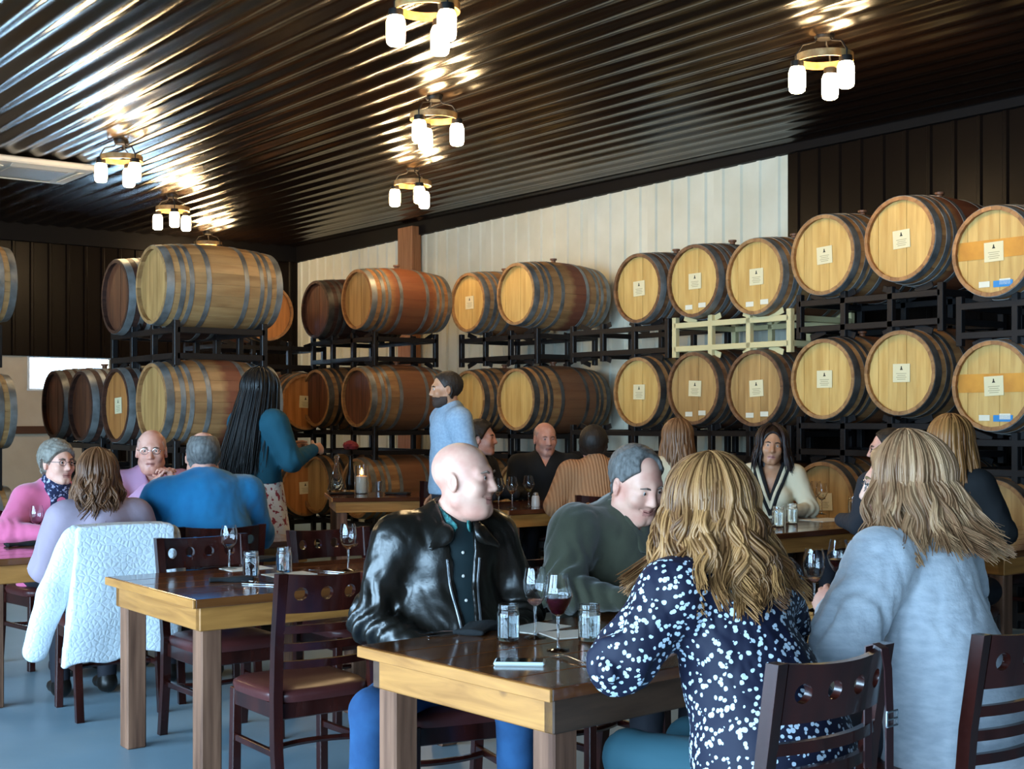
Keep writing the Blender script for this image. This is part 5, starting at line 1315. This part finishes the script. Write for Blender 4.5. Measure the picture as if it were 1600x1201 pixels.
# empty table
wine_glass(on(358, 889), 'empty wine glass at the left of the empty table', 0.205); wine_glass(on(544, 891), 'empty wine glass at the right of the empty table', 0.215)
tumbler(on(392, 902), 'jar tumbler at the front of the empty table', water=0); tumbler(on(444, 894), 'jar tumbler farther back on the empty table', water=0)
napkin(on(362, 908), R2 - 0.5, 'folded black napkin at the front of the empty table', (0.19, 0.07)); napkin(on(402, 877), R2 + 0.2, 'folded black napkin at the back of the empty table', (0.2, 0.12))
sheet_(on(385, 888), R2, 'menu sheet under the left wine glass'); sheet_(on(452, 897), R2, 'menu sheet under the farther jar tumbler')
fork(on(408, 911), 1.1, 'fork beside the front black napkin'); knife(on(412, 914), 1.25, 'knife beside the front black napkin'); fork(on(340, 888), 1.9, 'fork near the left corner of the empty table'); knife(on(510, 893), 1.0, 'knife beside the right wine glass')
# left table
wine_glass(on(30, 842), 'empty wine glass at the far left', 0.205); wine_glass(on(57, 846), 'empty wine glass before the scarf', 0.205); wine_glass(on(243, 822), 'wine glass before the pink shirt man', 0.2, 0.3, wine=MATS['rose_wine'])
napkin(on(38, 852), UA, 'folded black napkin at the far left', (0.2, 0.09))
# far tables
for i, px in enumerate((779, 800, 826)):
    wine_glass(on(px, 797 - i * 3, 0.775), ('left', 'middle', 'right')[i] + ' of three wine glasses on the far table', 0.235, 0.25 if i == 2 else 0, k=1.15, wine=P('white_wine', 'c9b060', 0.02, trans=0.8))
tt = thing('salt_shaker', 'white shaker beside the three wine glasses', 'shaker', on(837, 791, 0.775)); mk('shaker_body', MB().lathe([(0.0005, 0), (0.032, 0), (0.034, 0.01), (0.030, 0.07), (0.022, 0.085), (0.0005, 0.085)], 16), M_eyew, tt); mk('shaker_cap', MB().lathe([(0.022, 0.083), (0.024, 0.09), (0.018, 0.105), (0.0005, 0.108)], 16), M_silver, tt)
for i, (px, py) in enumerate(((1262, 800), (1275, 798), (1284, 803))): wine_glass(on(px, py), ('left', 'middle', 'right')[i] + ' wine glass of the cluster before the V-neck woman', 0.225, 0, k=1.1)
for i, (px, py) in enumerate(((1216, 822), (1237, 817), (1334, 803))): tumbler(on(px, py), ('left jar tumbler before the V-neck woman', 'second jar tumbler before the V-neck woman', 'jar tumbler beside the charcoal shirt')[i], 0.13, 0.040)
sheet_(on(1290, 812), UA, 'menu sheet before the V-neck woman', (0.3, 0.21))
# candle table
M_wax = P('candle_wax', 'e6dcc8', 0.5); cz = 0.75
p = on(565, 771, cz); cn = thing('candle', 'lit white pillar candle in a glass cylinder', 'candle', p)
mk('wax', MB().lathe([(0.0005, 0.006), (0.052, 0.006), (0.052, 0.16), (0.046, 0.163), (0.0005, 0.155)], 20), M_wax, cn)
mk('glass_cylinder', MB().lathe([(0.0005, 0.0), (0.066, 0.0), (0.066, 0.26), (0.063, 0.26), (0.063, 0.004), (0.0005, 0.004)], 24), M_glass, cn, smooth=60)
mk('wick', MB().tube([(0, 0, 0.155), (0.002, 0, 0.175)], 0.002, 6), M_ink, cn)
mk('flame', MB().lathe([(0.0005, 0.168), (0.011, 0.182), (0.013, 0.195), (0.008, 0.215), (0.0005, 0.238)], 12), P('flame', 'ffb050', 0.5, emit=('ff9a3c', 40)), cn)
p = on(526, 768, cz); dc = thing('glass_decanter', 'clear conical decanter with stopper left of the candle', 'decanter', p)
mk('flask', MB().lathe([(0.0005, 0.0), (0.085, 0.0), (0.09, 0.02), (0.03, 0.20), (0.018, 0.27), (0.022, 0.30), (0.019, 0.30), (0.015, 0.27), (0.027, 0.20), (0.086, 0.022), (0.0005, 0.006)], 24), M_glass, dc, smooth=60); mk('stopper', MB().ball((0, 0, 0.325), (0.026, 0.026, 0.03), 12), M_glass, dc)
p = on(592, 767, cz); cu_ = thing('metal_cup', 'small silver cup right of the candle', 'cup', p); mk('cup_body', MB().lathe([(0.0005, 0.0), (0.035, 0.0), (0.038, 0.09), (0.036, 0.09), (0.033, 0.005), (0.0005, 0.005)], 18), M_silver, cu_)
p = on(548, 765, cz); vs_ = thing('flower_vase', 'dark slim vase with one red bloom behind the candle', 'vase', p); mk('vase_body', MB().lathe([(0.0005, 0), (0.045, 0), (0.055, 0.08), (0.03, 0.18), (0.018, 0.28), (0.022, 0.33), (0.0005, 0.33)], 18), P('dark_vase', '0d0b0c', 0.25), vs_)
fl_ = MB()
for k in range(7):
    a = k * 0.9; fl_.ball((0.035 * math.cos(a), 0.035 * math.sin(a), 0.42 + 0.012 * (k % 3)), (0.045, 0.04, 0.035), 8)
mk('bloom', fl_, P('red_petals', '7c1f24', 0.7), vs_)
for i, (px, rz) in enumerate(((534, 0.2), (622, -0.3))): napkin(on(px, 772, cz), rz, ('folded black napkin left of the candle', 'folded black napkin right of the silver cup')[i], (0.22, 0.12))
